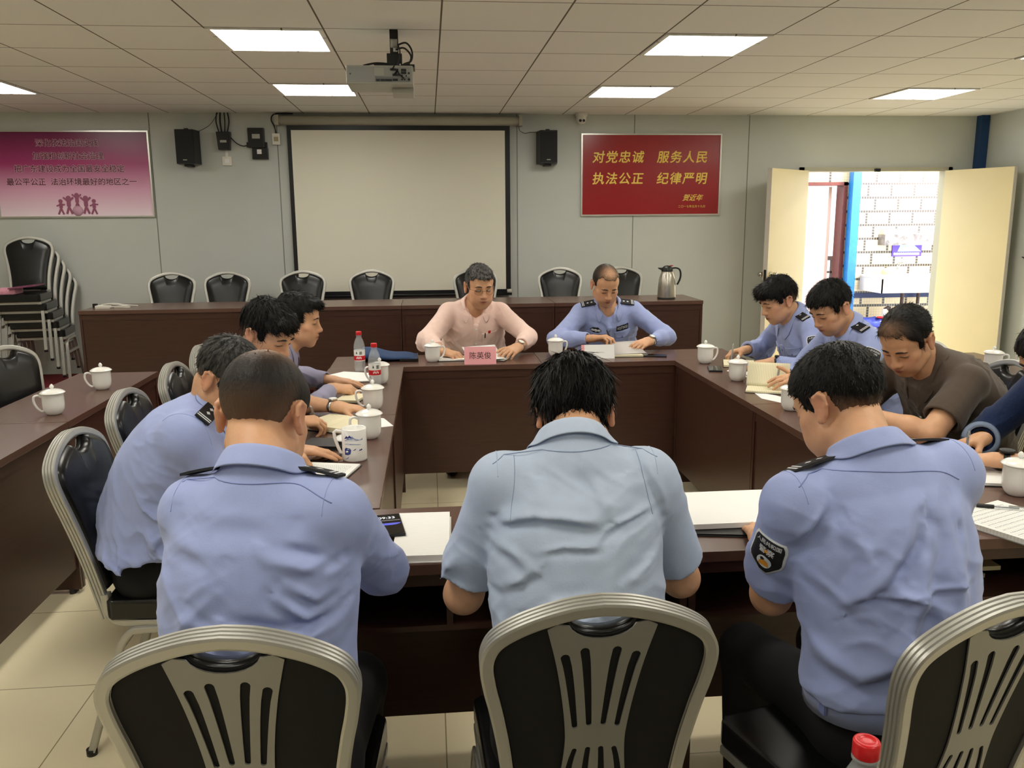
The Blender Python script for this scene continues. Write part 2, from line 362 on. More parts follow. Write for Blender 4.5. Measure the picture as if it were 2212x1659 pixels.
# ------------------------------------------------------------------ on the back wall
def frame_thing(name, label, cat, x0, x1, z0, z1, m, fw=.014):
    t = thing(name, label, cat, ((x0+x1)/2, W, z0)); w2 = (x1-x0)/2; h = z1-z0
    o = MB().box(-w2+.005, w2-.005, -.012, -.002, .005, h-.005).build('panel', m, t)
    f = MB()
    for a in ((-w2, w2, 0, fw), (-w2, w2, h-fw, h), (-w2, -w2+fw, fw, h-fw), (w2-fw, w2, fw, h-fw)): f.box(a[0], a[1], -.022, -.001, a[2], a[3])
    f.build('frame', mat('silver frame', (200, 198, 190), .3, metal=.8), t, fix=False)
    return t
def grad_mat(name, stops, lo, hi):
    m = bpy.data.materials.new(name); m.use_nodes = True; nt = m.node_tree; b = nt.nodes['Principled BSDF']; b.inputs['Roughness'].default_value = .3
    tc = nt.nodes.new('ShaderNodeTexCoord'); sep = nt.nodes.new('ShaderNodeSeparateXYZ'); mr = nt.nodes.new('ShaderNodeMapRange'); mr.inputs[1].default_value = lo; mr.inputs[2].default_value = hi
    cr = nt.nodes.new('ShaderNodeValToRGB'); nt.links.new(tc.outputs['Object'], sep.inputs[0]); nt.links.new(sep.outputs[2], mr.inputs[0]); nt.links.new(mr.outputs[0], cr.inputs[0]); nt.links.new(cr.outputs[0], b.inputs['Base Color'])
    e = cr.color_ramp.elements; e[0].position, e[0].color = stops[0][0], S(stops[0][1])+(1,); e[1].position, e[1].color = stops[1][0], S(stops[1][1])+(1,)
    for p_, c_ in stops[2:]: q = e.new(p_); q.color = S(c_)+(1,)
    return m
bn = frame_thing('magenta_banner', 'magenta to white framed slogan board on the left of the back wall', 'poster', -3.86, -2.5, 1.625, 2.393, grad_mat('magenta print dimmed top', [(0, (244, 226, 236)), (1, (104, 16, 68)), (.32, (222, 166, 194)), (.62, (166, 52, 112))], 0, .77))  # printed gradient, its upper stops darkened further for the dim light there
m_mag = mat('dark magenta lettering', (96, 22, 50), .5); m_pinkline = mat('pale letter outline', (236, 196, 214), .5)
OUTL = [(math.cos(a)*.0034, math.sin(a)*.0034) for a in np.linspace(0, 2*math.pi, 9)[:-1]]
def bold(name, body, size, m, parent, x, y, y0, d, **kw):
    o = text(name, body, size, m, None, None, 0, **kw); me = o.data; bm = bmesh.new()
    for q, (dx, dz) in enumerate(((0, 0), (d, 0), (-d, 0), (0, d), (0, -d))):
        me2 = me.copy(); me2.transform(T(x+dx, y0-q*.00012, y+dz) @ WALLM); bm.from_mesh(me2); bpy.data.meshes.remove(me2)
    bm.to_mesh(me); bm.free(); o.parent = parent; return o
def outlined(body, size, x, y, parent, y0, m1, m2, k=OUTL):
    o = text('letter_outline', body, size, m1, None, None, 0); me = o.data; bm = bmesh.new()
    for q, (dx, dz) in enumerate(k):
        me2 = me.copy(); me2.transform(T(x+dx, y0-q*.00015, y+dz) @ WALLM); bm.from_mesh(me2); bpy.data.meshes.remove(me2)
    bm.to_mesh(me); bm.free(); o.parent = parent
    return bold('lettering', body, size, m2, parent, x, y, y0-.0024, .0011)
for y, body, xo in ((.655, '深化依法治国实践', -.033), (.542, '加强和创新社会治理', -.033), (.429, '把广东建设成为全国最安全稳定', -.031), (.315, '最公平公正', -.416), (.315, '法治环境最好的地区之一', .170)):
    outlined(body, .0685, xo, y, bn, -.0135, m_pinkline, m_mag)
def figurine(cx, cz, s, m, arms):
    b = MB()
    n_ = [0]
    def q(pts, th): n_[0] += 1; b.sweep([(cx+x*s, -.0145-.0004*n_[0], cz+z*s) for x, z in pts], [(-th*s, -.001), (th*s, -.001), (th*s, .001), (-th*s, .001)], (0, 1, 0), False)
    b.cyl((cx, -.0155, cz+.1*s), (cx, -.0135, cz+.1*s), .03*s, n=14)
    q([(0, .07), (0, 0)], .024); q([(0, 0), (-.03*(1 if arms else 1.4), -.09)], .013); q([(0, 0), (.035, -.09)], .013)
    q([(0, .055), (-.06, .11 if arms else .03)], .011); q([(0, .055), (.06, .11 if arms else .05)], .011); return b
m_fig = mat('mauve figures print', (150, 84, 112), .5); m_fig2 = mat('pale mauve print', (206, 160, 182), .5)
for x, z, s_, a in ((-.145, .085, .62, 0), (-.075, .10, .74, 1), (0, .135, .66, 1), (.075, .10, .74, 1), (.145, .085, .62, 0)): figurine(x+.005, z, s_, m_fig, a).build('crowd_figure_print', m_fig, bn)
MB().lathe([(0, -.001), (.045, -.001), (.045, .001), (0, .001)], 24).build('drum_print', m_fig2, bn, loc=(.005, -.0185, .062), rot=(math.pi/2, 0, 0))
rp = frame_thing('red_poster', 'red framed poster with gold brush lettering right of the projection screen', 'poster', 1.468, 2.842, 1.606, 2.376, mat('red print', (152, 26, 32), .22, spec=.6))
m_gold = mat('gold lettering', (238, 206, 92), .4)
for y, a, b_ in ((.545, '对党忠诚', '服务人民'), (.345, '执法公正', '纪律严明')):
    for xo, bd in ((-.33, a), (.30, b_)): bold('lettering', bd, .118, m_gold, rp, xo, y, -.0135, .0022, shear=.14, spacing=1.16)
bold('signature', '贺近年', .066, m_gold, rp, .41, .165, -.0135, .001, shear=.4, spacing=1)
text('date_line', '二〇一七年五月十九日', .026, m_gold, rp, T(.41, -.0135, .085) @ WALLM, spacing=1.1)
# speakers
def speaker(x, lab):
    t = thing('wall_speaker', lab, 'speaker', (x, W, 2.09), 0, 'black speakers on the back wall')
    MB().prism([(-.1, 0), (-.08, -.16), (.08, -.16), (.1, 0)][::-1], .0, .30, T(0, -.02, 0)).build('cabinet', m_black, t, bevel=.006)
    MB().box(-.078, .078, -.186, -.179, .012, .29).build('grille', mat('speaker grille', (24, 25, 27), .6, bump=.4, bscale=600), t, bevel=.003)
    MB().box(-.02, .015, -.19, -.186, .03, .038).build('nameplate', m_grey, t)
    MB().box(-.03, .03, -.12, -.0, -.02, .0).build('bracket', m_black, t); MB().cyl((0, -.09, .3), (0, -.09, .315), .02).build('top_knob', m_black, t)
    return t
s1 = speaker(-2.145, 'black wall speaker beside the magenta slogan board'); s2 = dup(s1, (1.135, W, 2.09), 0, 'black wall speaker between the projection screen and the red poster')
# control boxes
cb = thing('control_box', 'black tapered control box fed by cables, next to the left speaker', 'control box', (-1.83, W, 2.22))
MB().prism([(-.062, .16), (.062, .16), (.05, 0), (-.05, 0)], 0, .07, Matrix(((1, 0, 0, 0), (0, 0, -1, 0), (0, 1, 0, 0), (0, 0, 0, 1)))).build('housing', m_black, cb, bevel=.004); MB().box(-.028, .028, -.073, -.07, .065, .085).build('label_plate', m_grey, cb)
ob = thing('wall_switch', 'small white switch plate below the tapered black control box', 'switch', (-1.82, W, 2.085))
MB().box(-.042, .042, -.02, -.001, 0, .08).build('plate', m_white, ob, bevel=.004); MB().box(-.02, .02, -.023, -.02, .022, .058).build('rocker', m_paper, ob); MB().box(-.012, .012, -.012, -.001, .08, .135).build('conduit', m_white, ob)
ab = thing('audio_unit', 'black two-part audio unit with a pale label left of the screen', 'audio unit', (-1.53, W, 2.14))
MB().box(-.085, .06, -.06, -.002, .10, .275).build('upper_case', m_black, ab, bevel=.006); MB().box(-.055, .085, -.05, -.002, 0, .10).build('lower_case', m_black, ab, bevel=.004)
MB().box(-.045, .025, -.064, -.06, .18, .22).build('label_plate', m_grey, ab); MB().box(-.01, .03, -.053, -.05, .045, .085).build('sticker', m_paper, ab); MB().box(-.1, .08, -.045, -.002, .105, .15).build('clamp', m_black, ab)
jb = thing('junction_box', 'small beige junction box at the left end of the screen housing', 'junction box', (-1.365, W, 2.268))
MB().box(-.035, .035, -.04, -.001, 0, .1).build('case', m_white, jb, bevel=.004); MB().box(-.02, .02, -.043, -.04, .03, .07).build('rocker', mat('beige rocker', (160, 150, 110), .5), jb)
def cable(name, label, pts, r, m=m_black, cat='cable', group=None, n=6):
    return tag(MB().tube(catmull(pts, n), r, 7).build(name, m), label, cat, group)
for k, (dx, r) in enumerate(((-.05, .006), (-.02, .008), (.015, .006), (.045, .007))):
    cable('cable', ['leftmost', 'second from left', 'third from left', 'rightmost'][k]+' of four ceiling cables into the tapered box', [(-1.83+dx, W-.03, CZ), (-1.83+dx*1.2, W-.035, 2.47), (-1.83+dx*.8, W-.04, 2.38)], r, group='ceiling cables')
cable('cable', 'thin black cable from the left speaker up to the ceiling', [(-2.05, W-.06, 2.38), (-1.95, W-.03, 2.44), (-1.87, W-.02, CZ)], .0025)
cable('cable', 'black cable looping between the control box and the audio unit', [(-1.77, W-.03, 2.33), (-1.72, W-.03, 2.28), (-1.66, W-.04, 2.255), (-1.61, W-.03, 2.27)], .005)
cable('cable', 'black cable from the junction box up over the screen housing', [(-1.365, W-.02, 2.368), (-1.375, W-.03, 2.43), (-1.4, W-.03, 2.49), (-1.36, W-.06, 2.535), (-1.2, W-.05, 2.54)], .006)
cable('cable', 'thin black cable sagging from the screen housing to the speaker by the poster', [(.872, W-.04, 2.44), (.88, W-.02, 2.40), (.93, W-.02, 2.375), (.98, W-.02, 2.385), (1.06, W-.04, 2.385)], .0025)
# projection screen
ps = thing('projection_screen', 'white pull-down projection screen with black border in the middle of the wall', 'screen', (-.24, W, .86))
h = MB(); h.cyl((-1.09, -.06, 1.62), (1.11, -.06, 1.62), .042, n=24); h.box(-1.12, -1.085, -.105, -.002, 1.575, 1.665); h.box(1.105, 1.14, -.105, -.002, 1.575, 1.665); h.box(-1.09, 1.11, -.03, -.002, 1.60, 1.66)
h.build('roller_housing', mat('grey screen housing', (176, 172, 158), .45), ps)
MB().box(-1.022, 1.022, -.062, -.058, .015, 1.60).build('black_border', m_black, ps)
MB().box(-.985, .975, -.064, -.062, .06, 1.535).build('screen_surface', mat('screen fabric', (226, 222, 206), .8, spec=.2), ps)
MB().cyl((-1.03, -.06, .015), (1.03, -.06, .015), .016).build('bottom_bar', m_black, ps); MB().cyl((.985, -.06, .04), (1.03, -.06, .04), .02).build('bar_end', mat('pale bar end', (196, 194, 184), .3), ps)
dc = thing('dome_camera', 'white dome camera with two dark lenses at the ceiling above the poster', 'camera', (1.45, W-.12, CZ))
MB().cyl((0, 0, 0), (0, 0, -.03), .055, n=24).build('base', m_white, dc)
MB().lathe([(.0, -.10), (.02, -.098), (.036, -.085), (.044, -.062), (.044, -.03)], 24).build('dome', m_white, dc)
for x in (-.018, .014): MB().cyl((x, -.036, -.072), (x, -.048, -.074), .0125, n=16).build('lens', m_black, dc)
MB().box(-.03, .03, .02, .12, -.05, -.02).build('wall_arm', m_white, dc)
cable('wall_cable', 'thin dark cable curving down the right wall beside the open door leaf', [(XR-.01, 7.5, 1.2), (XR-.012, 7.25, 1.12), (XR-.012, 7.1, .85), (XR-.012, 7.15, .5), (XR-.012, 7.4, .3)], .005)
# ------------------------------------------------------------------ projector
pj = thing('projector', 'grey projector with rear sockets hanging from the ceiling on a black mount', 'projector', (-.222, 4.61, 2.265)); pj.scale = (.87, .87, .87)
b = MB().box(-.20, .19, -.02, .34, 0, .105); b.build('case', m_grey, pj, bevel=.012)
MB().box(-.19, .18, -.024, -.02, .012, .095).build('rear_plate', mat('rear plate grey', (150, 152, 148), .5), pj)
MB().box(-.035, .02, -.027, -.024, .045, .09).build('lamp_cover', m_grey, pj); MB().box(-.03, .17, -.0265, -.024, .012, .04).build('socket_row_plate', mat('socket plate', (120, 122, 122), .5), pj)
for x, z, r in ((.165, .06, .006), (.165, .025, .007), (.15, .045, .004), (.14, .025, .005), (.125, .045, .005), (.125, .025, .005), (-.175, .055, .004)):
    MB().cyl((x, -.03, z), (x, -.024, z), r, n=12).build('round_socket', m_black, pj)
for x, z, w_ in ((-.015, .02, .022), (.012, .02, .024), (.045, .02, .04), (.085, .022, .03), (.135, .078, .03), (.135, .062, .03), (.09, .05, .04), (.075, .08, .036)):
    MB().box(x-w_/2, x+w_/2, -.031, -.024, z-.006, z+.006).build('port', m_black, pj)
MB().box(.06, .19, .12, .36, -.03, 0).build('lens_block', m_grey, pj, bevel=.006); MB().cyl((.125, .36, .03), (.125, .39, .03), .035).build('lens', m_black, pj)
b = MB(); b.box(-.04, .2, .04, .2, .105, .122); b.box(.035, .125, .08, .15, .11, .19); b.box(.055, .105, .09, .14, .19, .327); b.build('ceiling_mount', m_black, pj, bevel=.004)
MB().cyl((.06, .08, .245), (.1, .08, .245), .025).build('mount_ball', m_grey, pj); MB().box(.075, .1, .085, .09, .20, .225).build('mount_tag', m_paper, pj)
for k, pts in enumerate(([(.09, .08, .23), (.15, .06, .245), (.185, .05, .20), (.18, .04, .14), (.13, .0, .11), (.08, -.035, .05)], [(.09, .08, .21), (.14, .06, .215), (.18, .06, .17), (.16, .05, .12), (.115, .02, .115)], [(.08, .08, .28), (.115, .05, .2), (.1, .0, .11), (.105, -.04, .06), (.135, -.033, .03)], [(.08, .05, .12), (.08, -.02, .1), (.07, -.035, .08)])):
    MB().tube(catmull(pts), .0055 if k < 2 else .004, 7).build('cable_loop', m_black, pj)
MB().tube(catmull([(-.1, .02, .108), (-.03, .04, .125), (.05, .06, .125)]), .006, 7).build('power_cable', m_black, pj)

la = bpy.data.lights.new('washroom_fill', 'AREA'); la.energy = 170; la.size = 1.6; la.size_y = .25; la.shape = 'RECTANGLE'; la.color = (1, .97, .92); lo = bpy.data.objects.new('washroom_fill', la); COL.objects.link(lo); lo.location = (6.1, TY-.75, 2.75); lo.rotation_euler = (.45, 0, 0)  # added area light out of view, no fixture; brightens the tiled wall
# ------------------------------------------------------------------ tables
TH = .76
def make_table(name, lab, cat, L, D, Hh, shelf=True, group=None):
    """strip table: local x along its length, panel (modesty) on +y side, sitter on -y"""
    t = thing(name, lab, cat, (0, 0, 0), 0, group)
    MB().box(-L/2+.001, L/2-.001, -D/2, D/2, Hh-.028, Hh).build('tabletop', m_top_lit, t, bevel=.002)
    MB().box(-L/2+.02, L/2-.02, D/2-.035, D/2-.017, .12, Hh-.028).build('modesty_panel', m_wood, t)
    MB().box(-L/2+.02, L/2-.02, D/2-.017, D/2-.012, Hh-.075, Hh-.028).build('apron', m_wood, t)
    for s in (-1, 1):
        x = s*(L/2-.011)
        MB().box(x-.009, x+.009, -D/2+.03, D/2-.01, .02, Hh-.028).build('side_panel', m_wood, t)
        f = MB()
        for y in (-D/2+.06, D/2-.05): f.cyl((x, y, 0), (x, y, .02), .014)
        f.build('foot', m_black, t)
    if shelf:
        MB().box(-L/2+.02, L/2-.02, -D/2+.05, D/2-.035, Hh-.2, Hh-.185).build('shelf', m_wood, t)
        MB().box(-.008, .008, -D/2+.05, D/2-.035, Hh-.185, Hh-.028).build('divider', m_wood, t)
        MB().box(-L/2+.02, L/2-.02, -D/2+.02, -D/2+.035, Hh-.065, Hh-.028).build('front_rail', m_wood, t)
    return t
D = .42; PI = math.pi
# ring of strip tables, inner opening x -0.16..1.41, y 2.375..4.80
base = make_table('strip_table', 'brown strip table nearest the viewer, in front of the balding officer', 'table', 1.215, D, TH, True, 'strip tables of the meeting ring')
base.location = (.03, 2.157, 0)
RING = 'strip tables of the meeting ring'
dup(base, (1.2455, 2.157, 0), 0, 'brown strip table in front of the short-sleeved officer with the arm patch')
dup(base, (.03, 5.01, 0), PI, 'brown strip table under the pink name card')
dup(base, (1.2455, 5.01, 0), PI, 'brown strip table in front of the bareheaded officer facing the viewer')
make = lambda: None
sb = make_table('strip_table', 'brown strip table with the blue-painted mug, on the left of the ring', 'table', 1.212, D, TH, True, RING); sb.location = (-.37, 2.982, 0); sb.rotation_euler = (0, 0, -PI/2)
dup(sb, (-.37, 4.195, 0), -PI/2, 'brown strip table with the two water bottles, on the left of the ring')
dup(sb, (1.63, 2.982, 0), PI/2, 'brown strip table at which the man in the brown polo leans')
dup(sb, (1.63, 4.195, 0), PI/2, 'brown strip table with the open cream notebook of the writing officers')
OUT = 'outer strip tables'
dup(sb, (-1.735, 4.235, 0), -PI/2, 'brown strip table with two lidded mugs, outside the ring on the left', OUT)
dup(sb, (-1.735, 3.02, 0), -PI/2, 'brown strip table at the left edge of the photo, nearer the viewer', OUT)
dup(sb, (3.1, 4.235, 0), PI/2, 'brown strip table with one lidded mug, outside the ring by the door leaf', OUT)
dup(base, (.35, .72, 0), PI, 'brown strip table under the nearest red-capped bottle, below the photo edge', OUT)
# stage tables
DZ0 = .18
sg_t = make_table('stage_table', 'long-fronted brown table on the stage, leftmost with white cables on it', 'table', 1.185, .55, .76, False, 'row of tables on the stage')
sg_t.location = (-2.59+.5925, 6.805, DZ0); sg_t.rotation_euler = (0, 0, PI)
for i, lb in ((1, 'second from the left'), (2, 'behind the man in pink'), (3, 'under the steel flask')):
    dup(sg_t, (-2.59+.5925+i*1.1855, 6.805, DZ0), PI, 'brown table of the stage row, '+lb)
# ------------------------------------------------------------------ banquet chair
def ribbed(w_, d_, nr=4):
    """profile: n = outward (thickness w_), b = depth d_ with ribs on the outer side"""
    out = []
    for sg_ in (1, -1):
        out.append((sg_*w_*.3, sg_*d_/2))
        for k in range(nr):
            y0 = sg_*(d_/2-d_*(k+.06)/nr); y1 = sg_*(d_/2-d_*(k+.94)/nr); e = (y0-y1)*.2
            out += [(sg_*w_*.36, y0), (sg_*w_/2, y0-e), (sg_*w_/2, y1+e), (sg_*w_*.36, y1)]
        out.append((sg_*w_*.3, -sg_*d_/2))
    return out
BT = math.radians(13); SZ = .455
def backM(): return Matrix(((1, 0, 0, 0), (0, math.sin(-BT), -math.cos(BT), -.195), (0, math.cos(BT), -math.sin(BT), SZ), (0, 0, 0, 1)))
# local (u, v, n): u across, v up the back, n toward the rear
BM = backM()
HALF = [(.160, -.03), (.160, .06), (.163, .14), (.172, .22), (.186, .30), (.197, .35), (.2035, .395), (.200, .425), (.184, .451), (.148, .474), (.10, .493), (.05, .506), (0, .511)]
def make_chair(label):
    t = thing('banquet_chair', label, 'chair', (0, 0, 0), 0)
    half = catmull([(u, v, 0) for u, v in HALF], 7); loop = [Vector((-p.x, p.y, 0)) for p in half]+half[::-1][1:]
    MB().sweep([BM @ p for p in loop], ribbed(.024, .036), BM.to_3x3() @ Vector((0, 0, -1)), False).build('back_frame', m_alu, t, fix=False)
    inner = []
    for k, p in enumerate(loop):
        a = loop[max(k-1, 0)]; c = loop[min(k+1, len(loop)-1)]; d = (c-a).normalized(); inner.append(Vector((p.x, p.y, 0))+Vector((d.y, -d.x, 0))*.0105)
    inner = [p for p in inner if p.y > .035]
    # handle notch at the top centre
    pad = []
    for p in inner:
        if abs(p.x) < .062: continue
        pad.append((p.x, p.y))
    iR = next(i for i, q in enumerate(pad) if q[0] > 0)
    notch = [(-.062*math.cos(a), .4935-.036*math.sin(a)) for a in np.linspace(.15, math.pi-.15, 13)]
    pad = pad[:iR]+notch+pad[iR:]
    def padmesh(name, n0, n1, m, bev):
        c = Vector((0, .27, 0)); b = MB(); n = len(pad); v = [(x, y, n0) for x, y in pad]+[(x, y, n1*.35+n0*.65) for x, y in pad]
        rings = [v[:n], v[n:]]
        for sc_, dn in ((.97, .75), (.9, .95), (.6, 1.06)): rings.append([(x*sc_, .27+(y-.27)*sc_, n0+(n1-n0)*dn) for x, y in pad])
        V = [q for r in rings for q in r]; F = [tuple(range(n))]
        for k in range(len(rings)-1):
            for i in range(n): F.append((k*n+i, k*n+(i+1) % n, (k+1)*n+(i+1) % n, (k+1)*n+i))
        F.append(tuple(range((len(rings)-1)*n, len(rings)*n))[::-1])
        b.add([BM @ Vector(q) for q in V], F, True); o = b.build(name, m, t); return o
    padmesh('back_pad', .002, -.034, m_vinyl, 0)
    b = MB(); b.prism([(x*.985, .27+(y-.27)*.985) for x, y in pad], .0035, .0085, BM); b.build('back_board', m_blackfab, t)
    # silver splat with slots
    prof = [(.098, .474), (.080, .40), (.066, .32), (.058, .25), (.057, .21), (.062, .15), (.072, .09), (.082, .04)]
    R_ = catmull([(x, y, 0) for x, y in prof], 4); top = [(.06*math.cos(a), .4865-.036*math.sin(a)) for a in np.linspace(.2, math.pi-.2, 11)]
    outer = [(p.x, p.y) for p in R_][::-1]+[(.080, .484)]+top+[(-.080, .484)]+[(-p.x, p.y) for p in R_]
    def slot(xa, ya, xb, yb, w0, w1):
        P = [(xa+(xb-xa)*(s_**.75), ya+(yb-ya)*s_) for s_ in np.linspace(0, 1, 8)]; Lp = [(x-w0*(1-i/7)-w1*i/7, y) for i, (x, y) in enumerate(P)]; Rp = [(x+w0*(1-i/7)+w1*i/7, y) for i, (x, y) in enumerate(P)]
        capt = [(xa-w0*math.cos(a), ya+w0*math.sin(a)) for a in np.linspace(.4, math.pi-.4, 5)]; capb = [(xb+w1*math.cos(a), yb-w1*math.sin(a)) for a in np.linspace(.4, math.pi-.4, 5)]
        return Lp[::-1]+capt+Rp+capb
    holes = []
    for sg_ in (-1, 1):
        holes += [slot(sg_*.064, .412, sg_*.040, .258, .0085, .0052), slot(sg_*.029, .424, sg_*.0135, .262, .0085, .0052), slot(sg_*.038, .2, sg_*.058, .075, .005, .008), slot(sg_*.0125, .202, sg_*.019, .07, .005, .008)]
    plate('splat', outer, holes, .003, mat('satin grey splat', (146, 145, 140), .5, metal=.5), t, BM @ T(0, 0, .0115))
    # seat
    s = MB(); s.prism([(-.205, .2), (-.19, .215), (.19, .215), (.205, .2), (.19, -.17), (.17, -.19), (-.17, -.19), (-.19, -.17)][::-1], .425, .487); s.build('seat', m_vinyl, t, bevel=.018, seg=3)
    b = MB()
    for sx in (-1, 1):
        pts = catmull([(sx*.160, -.19, .5), (sx*.160, -.185, .45), (sx*.165, -.165, .422), (sx*.172, -.12, .413), (sx*.185, .05, .413), (sx*.19, .2, .413)], 6)
        b.sweep(pts, ribbed(.022, .032), (sx, 0, 0), False)
    b.box(-.18, .18, .17, .19, .403, .423); b.box(-.165, .165, -.14, -.12, .403, .423); b.build('seat_frame', m_alu, t, fix=False)
    for sx in (-1, 1):
        b = MB(); pts = catmull([(sx*.215, .235, .012), (sx*.208, .20, .2), (sx*.203, .175, .33), (sx*.200, .15, .383), (sx*.198, .11, .395), (sx*.19, -.08, .395), (sx*.19, -.125, .382), (sx*.191, -.155, .33), (sx*.195, -.2, .2), (sx*.2, -.26, .012)], 6)
        b.sweep(pts, ribbed(.020, .026, 3), (sx, 0, 0), False); lf = b.build('leg_frame', m_alu, t, fix=False)
        MB().box(sx*.203-.009, sx*.203+.009, -.178, .185, .275, .297).build('stretcher', m_alu, lf)
        for px_, py in ((.215, .237), (.2, -.262)): MB().cyl((sx*px_, py, 0), (sx*px_, py, .02), .016, n=12).build('foot_cap', m_black, lf)
    return t
chairs = {}
ch0 = make_chair('black banquet chair nearest in the middle, under the man in pale blue'); ch0.location = (.272, 1.60, 0); ch0.scale = (.95, 1, 1)
CHG = None
def chair(x, y, rz, lab, z=0, group=None):
    return dup(ch0, (x, y, z), rz, 'black banquet chair '+lab, group)
chair(-.322, 1.553, -.03, 'nearest on the left, under the balding officer')
chair(.86, 1.512, .26, 'nearest on the right, under the officer with arm patch')
chair(-.79, 2.61, -PI/2, 'with its whole left side in view, under the leaning officer')
chair(-.85, 3.25, -PI/2, 'second along the left of the ring, behind the leaning officer')
chair(-.85, 3.86, -PI/2, 'third along the left of the ring, only its rail showing')
chair(-.87, 4.42, -PI/2, 'farthest along the left of the ring, empty')
chair(-1.90, 4.42, -PI/2-.35, 'empty behind the outer left table with two mugs')
for i, (x, lb) in enumerate(((-2.255, 'leftmost of the stage row'), (-1.80, 'second from the left in the stage row'), (-1.12, 'of the stage row at the left end of the screen'), (-.53, 'of the stage row before the middle of the screen'), (.43, 'of the stage row right behind the man in pink'), (1.185, 'of the stage row left of the officer facing the viewer'), (1.78, 'of the stage row next to the steel flask'))):
    chair(x, 7.5, PI+(.04*(-1)**i), lb, DZ0, 'chairs behind the stage tables')
for k in range(5):
    chair(-3.5+.028*(4-k), 7.72+.035*(4-k), PI+.12, ['at the bottom of the stack on the stage', 'second from the bottom of the stack', 'in the middle of the stack', 'second from the top of the stack', 'on top of the stack, a pink cloth on its seat'][k], DZ0+.08*k, 'stacked chairs on the stage')
chair(.27, 5.62, PI, 'under the man in pink, hidden by the table')
chair(1.19, 5.62, PI, 'under the officer facing the viewer, hidden by the table')
chair(2.2, 4.62, PI/2, 'under the farther of the two writing officers'); chair(2.22, 4.03, PI/2, 'under the nearer of the two writing officers')
chair(2.22, 3.4, PI/2, 'under the man in the brown polo'); chair(2.22, 2.72, PI/2+.1, 'under the man in dark denim')
pc = thing('pink_cloth', 'crumpled pink cloth and plum folder on the top chair of the stack', 'cloth', (-3.50, 7.62, DZ0+.32+.488), .1)
b = MB(); b.box(-.16, .02, -.1, .1, 0, .05); b.build('cloth', mat('pink fabric', (214, 150, 168), .9, bump=.6, bscale=30), pc, bevel=.02)
MB().box(-.02, .2, -.13, .09, .05, .06, RY(-.1)).build('folder', mat('plum folder', (120, 62, 88), .5), pc)
# ------------------------------------------------------------------ figure engine: smooth solids on a grid, skinned by surface nets
def V3(*a): return np.array(a, float)
def nrm(v): v = np.asarray(v, float); return v/max(np.linalg.norm(v), 1e-9)
def _hash(ix, iy, iz):
    n = (ix*73856093) ^ (iy*19349663) ^ (iz*83492791)
    n = (n ^ (n >> 13))*1274126177
    return ((n ^ (n >> 16)) & 0xffff).astype(np.float32)/32768.0-1
def vnoise(P):
    P = np.asarray(P); I = np.floor(P).astype(np.int64); f = (P-I).astype(np.float32); f = f*f*(3-2*f); r = 0
    for dx in (0, 1):
        for dy in (0, 1):
            for dz in (0, 1):
                wgt = (f[..., 0] if dx else 1-f[..., 0])*(f[..., 1] if dy else 1-f[..., 1])*(f[..., 2] if dz else 1-f[..., 2])
                r = r+wgt*_hash(I[..., 0]+dx, I[..., 1]+dy, I[..., 2]+dz)
    return r
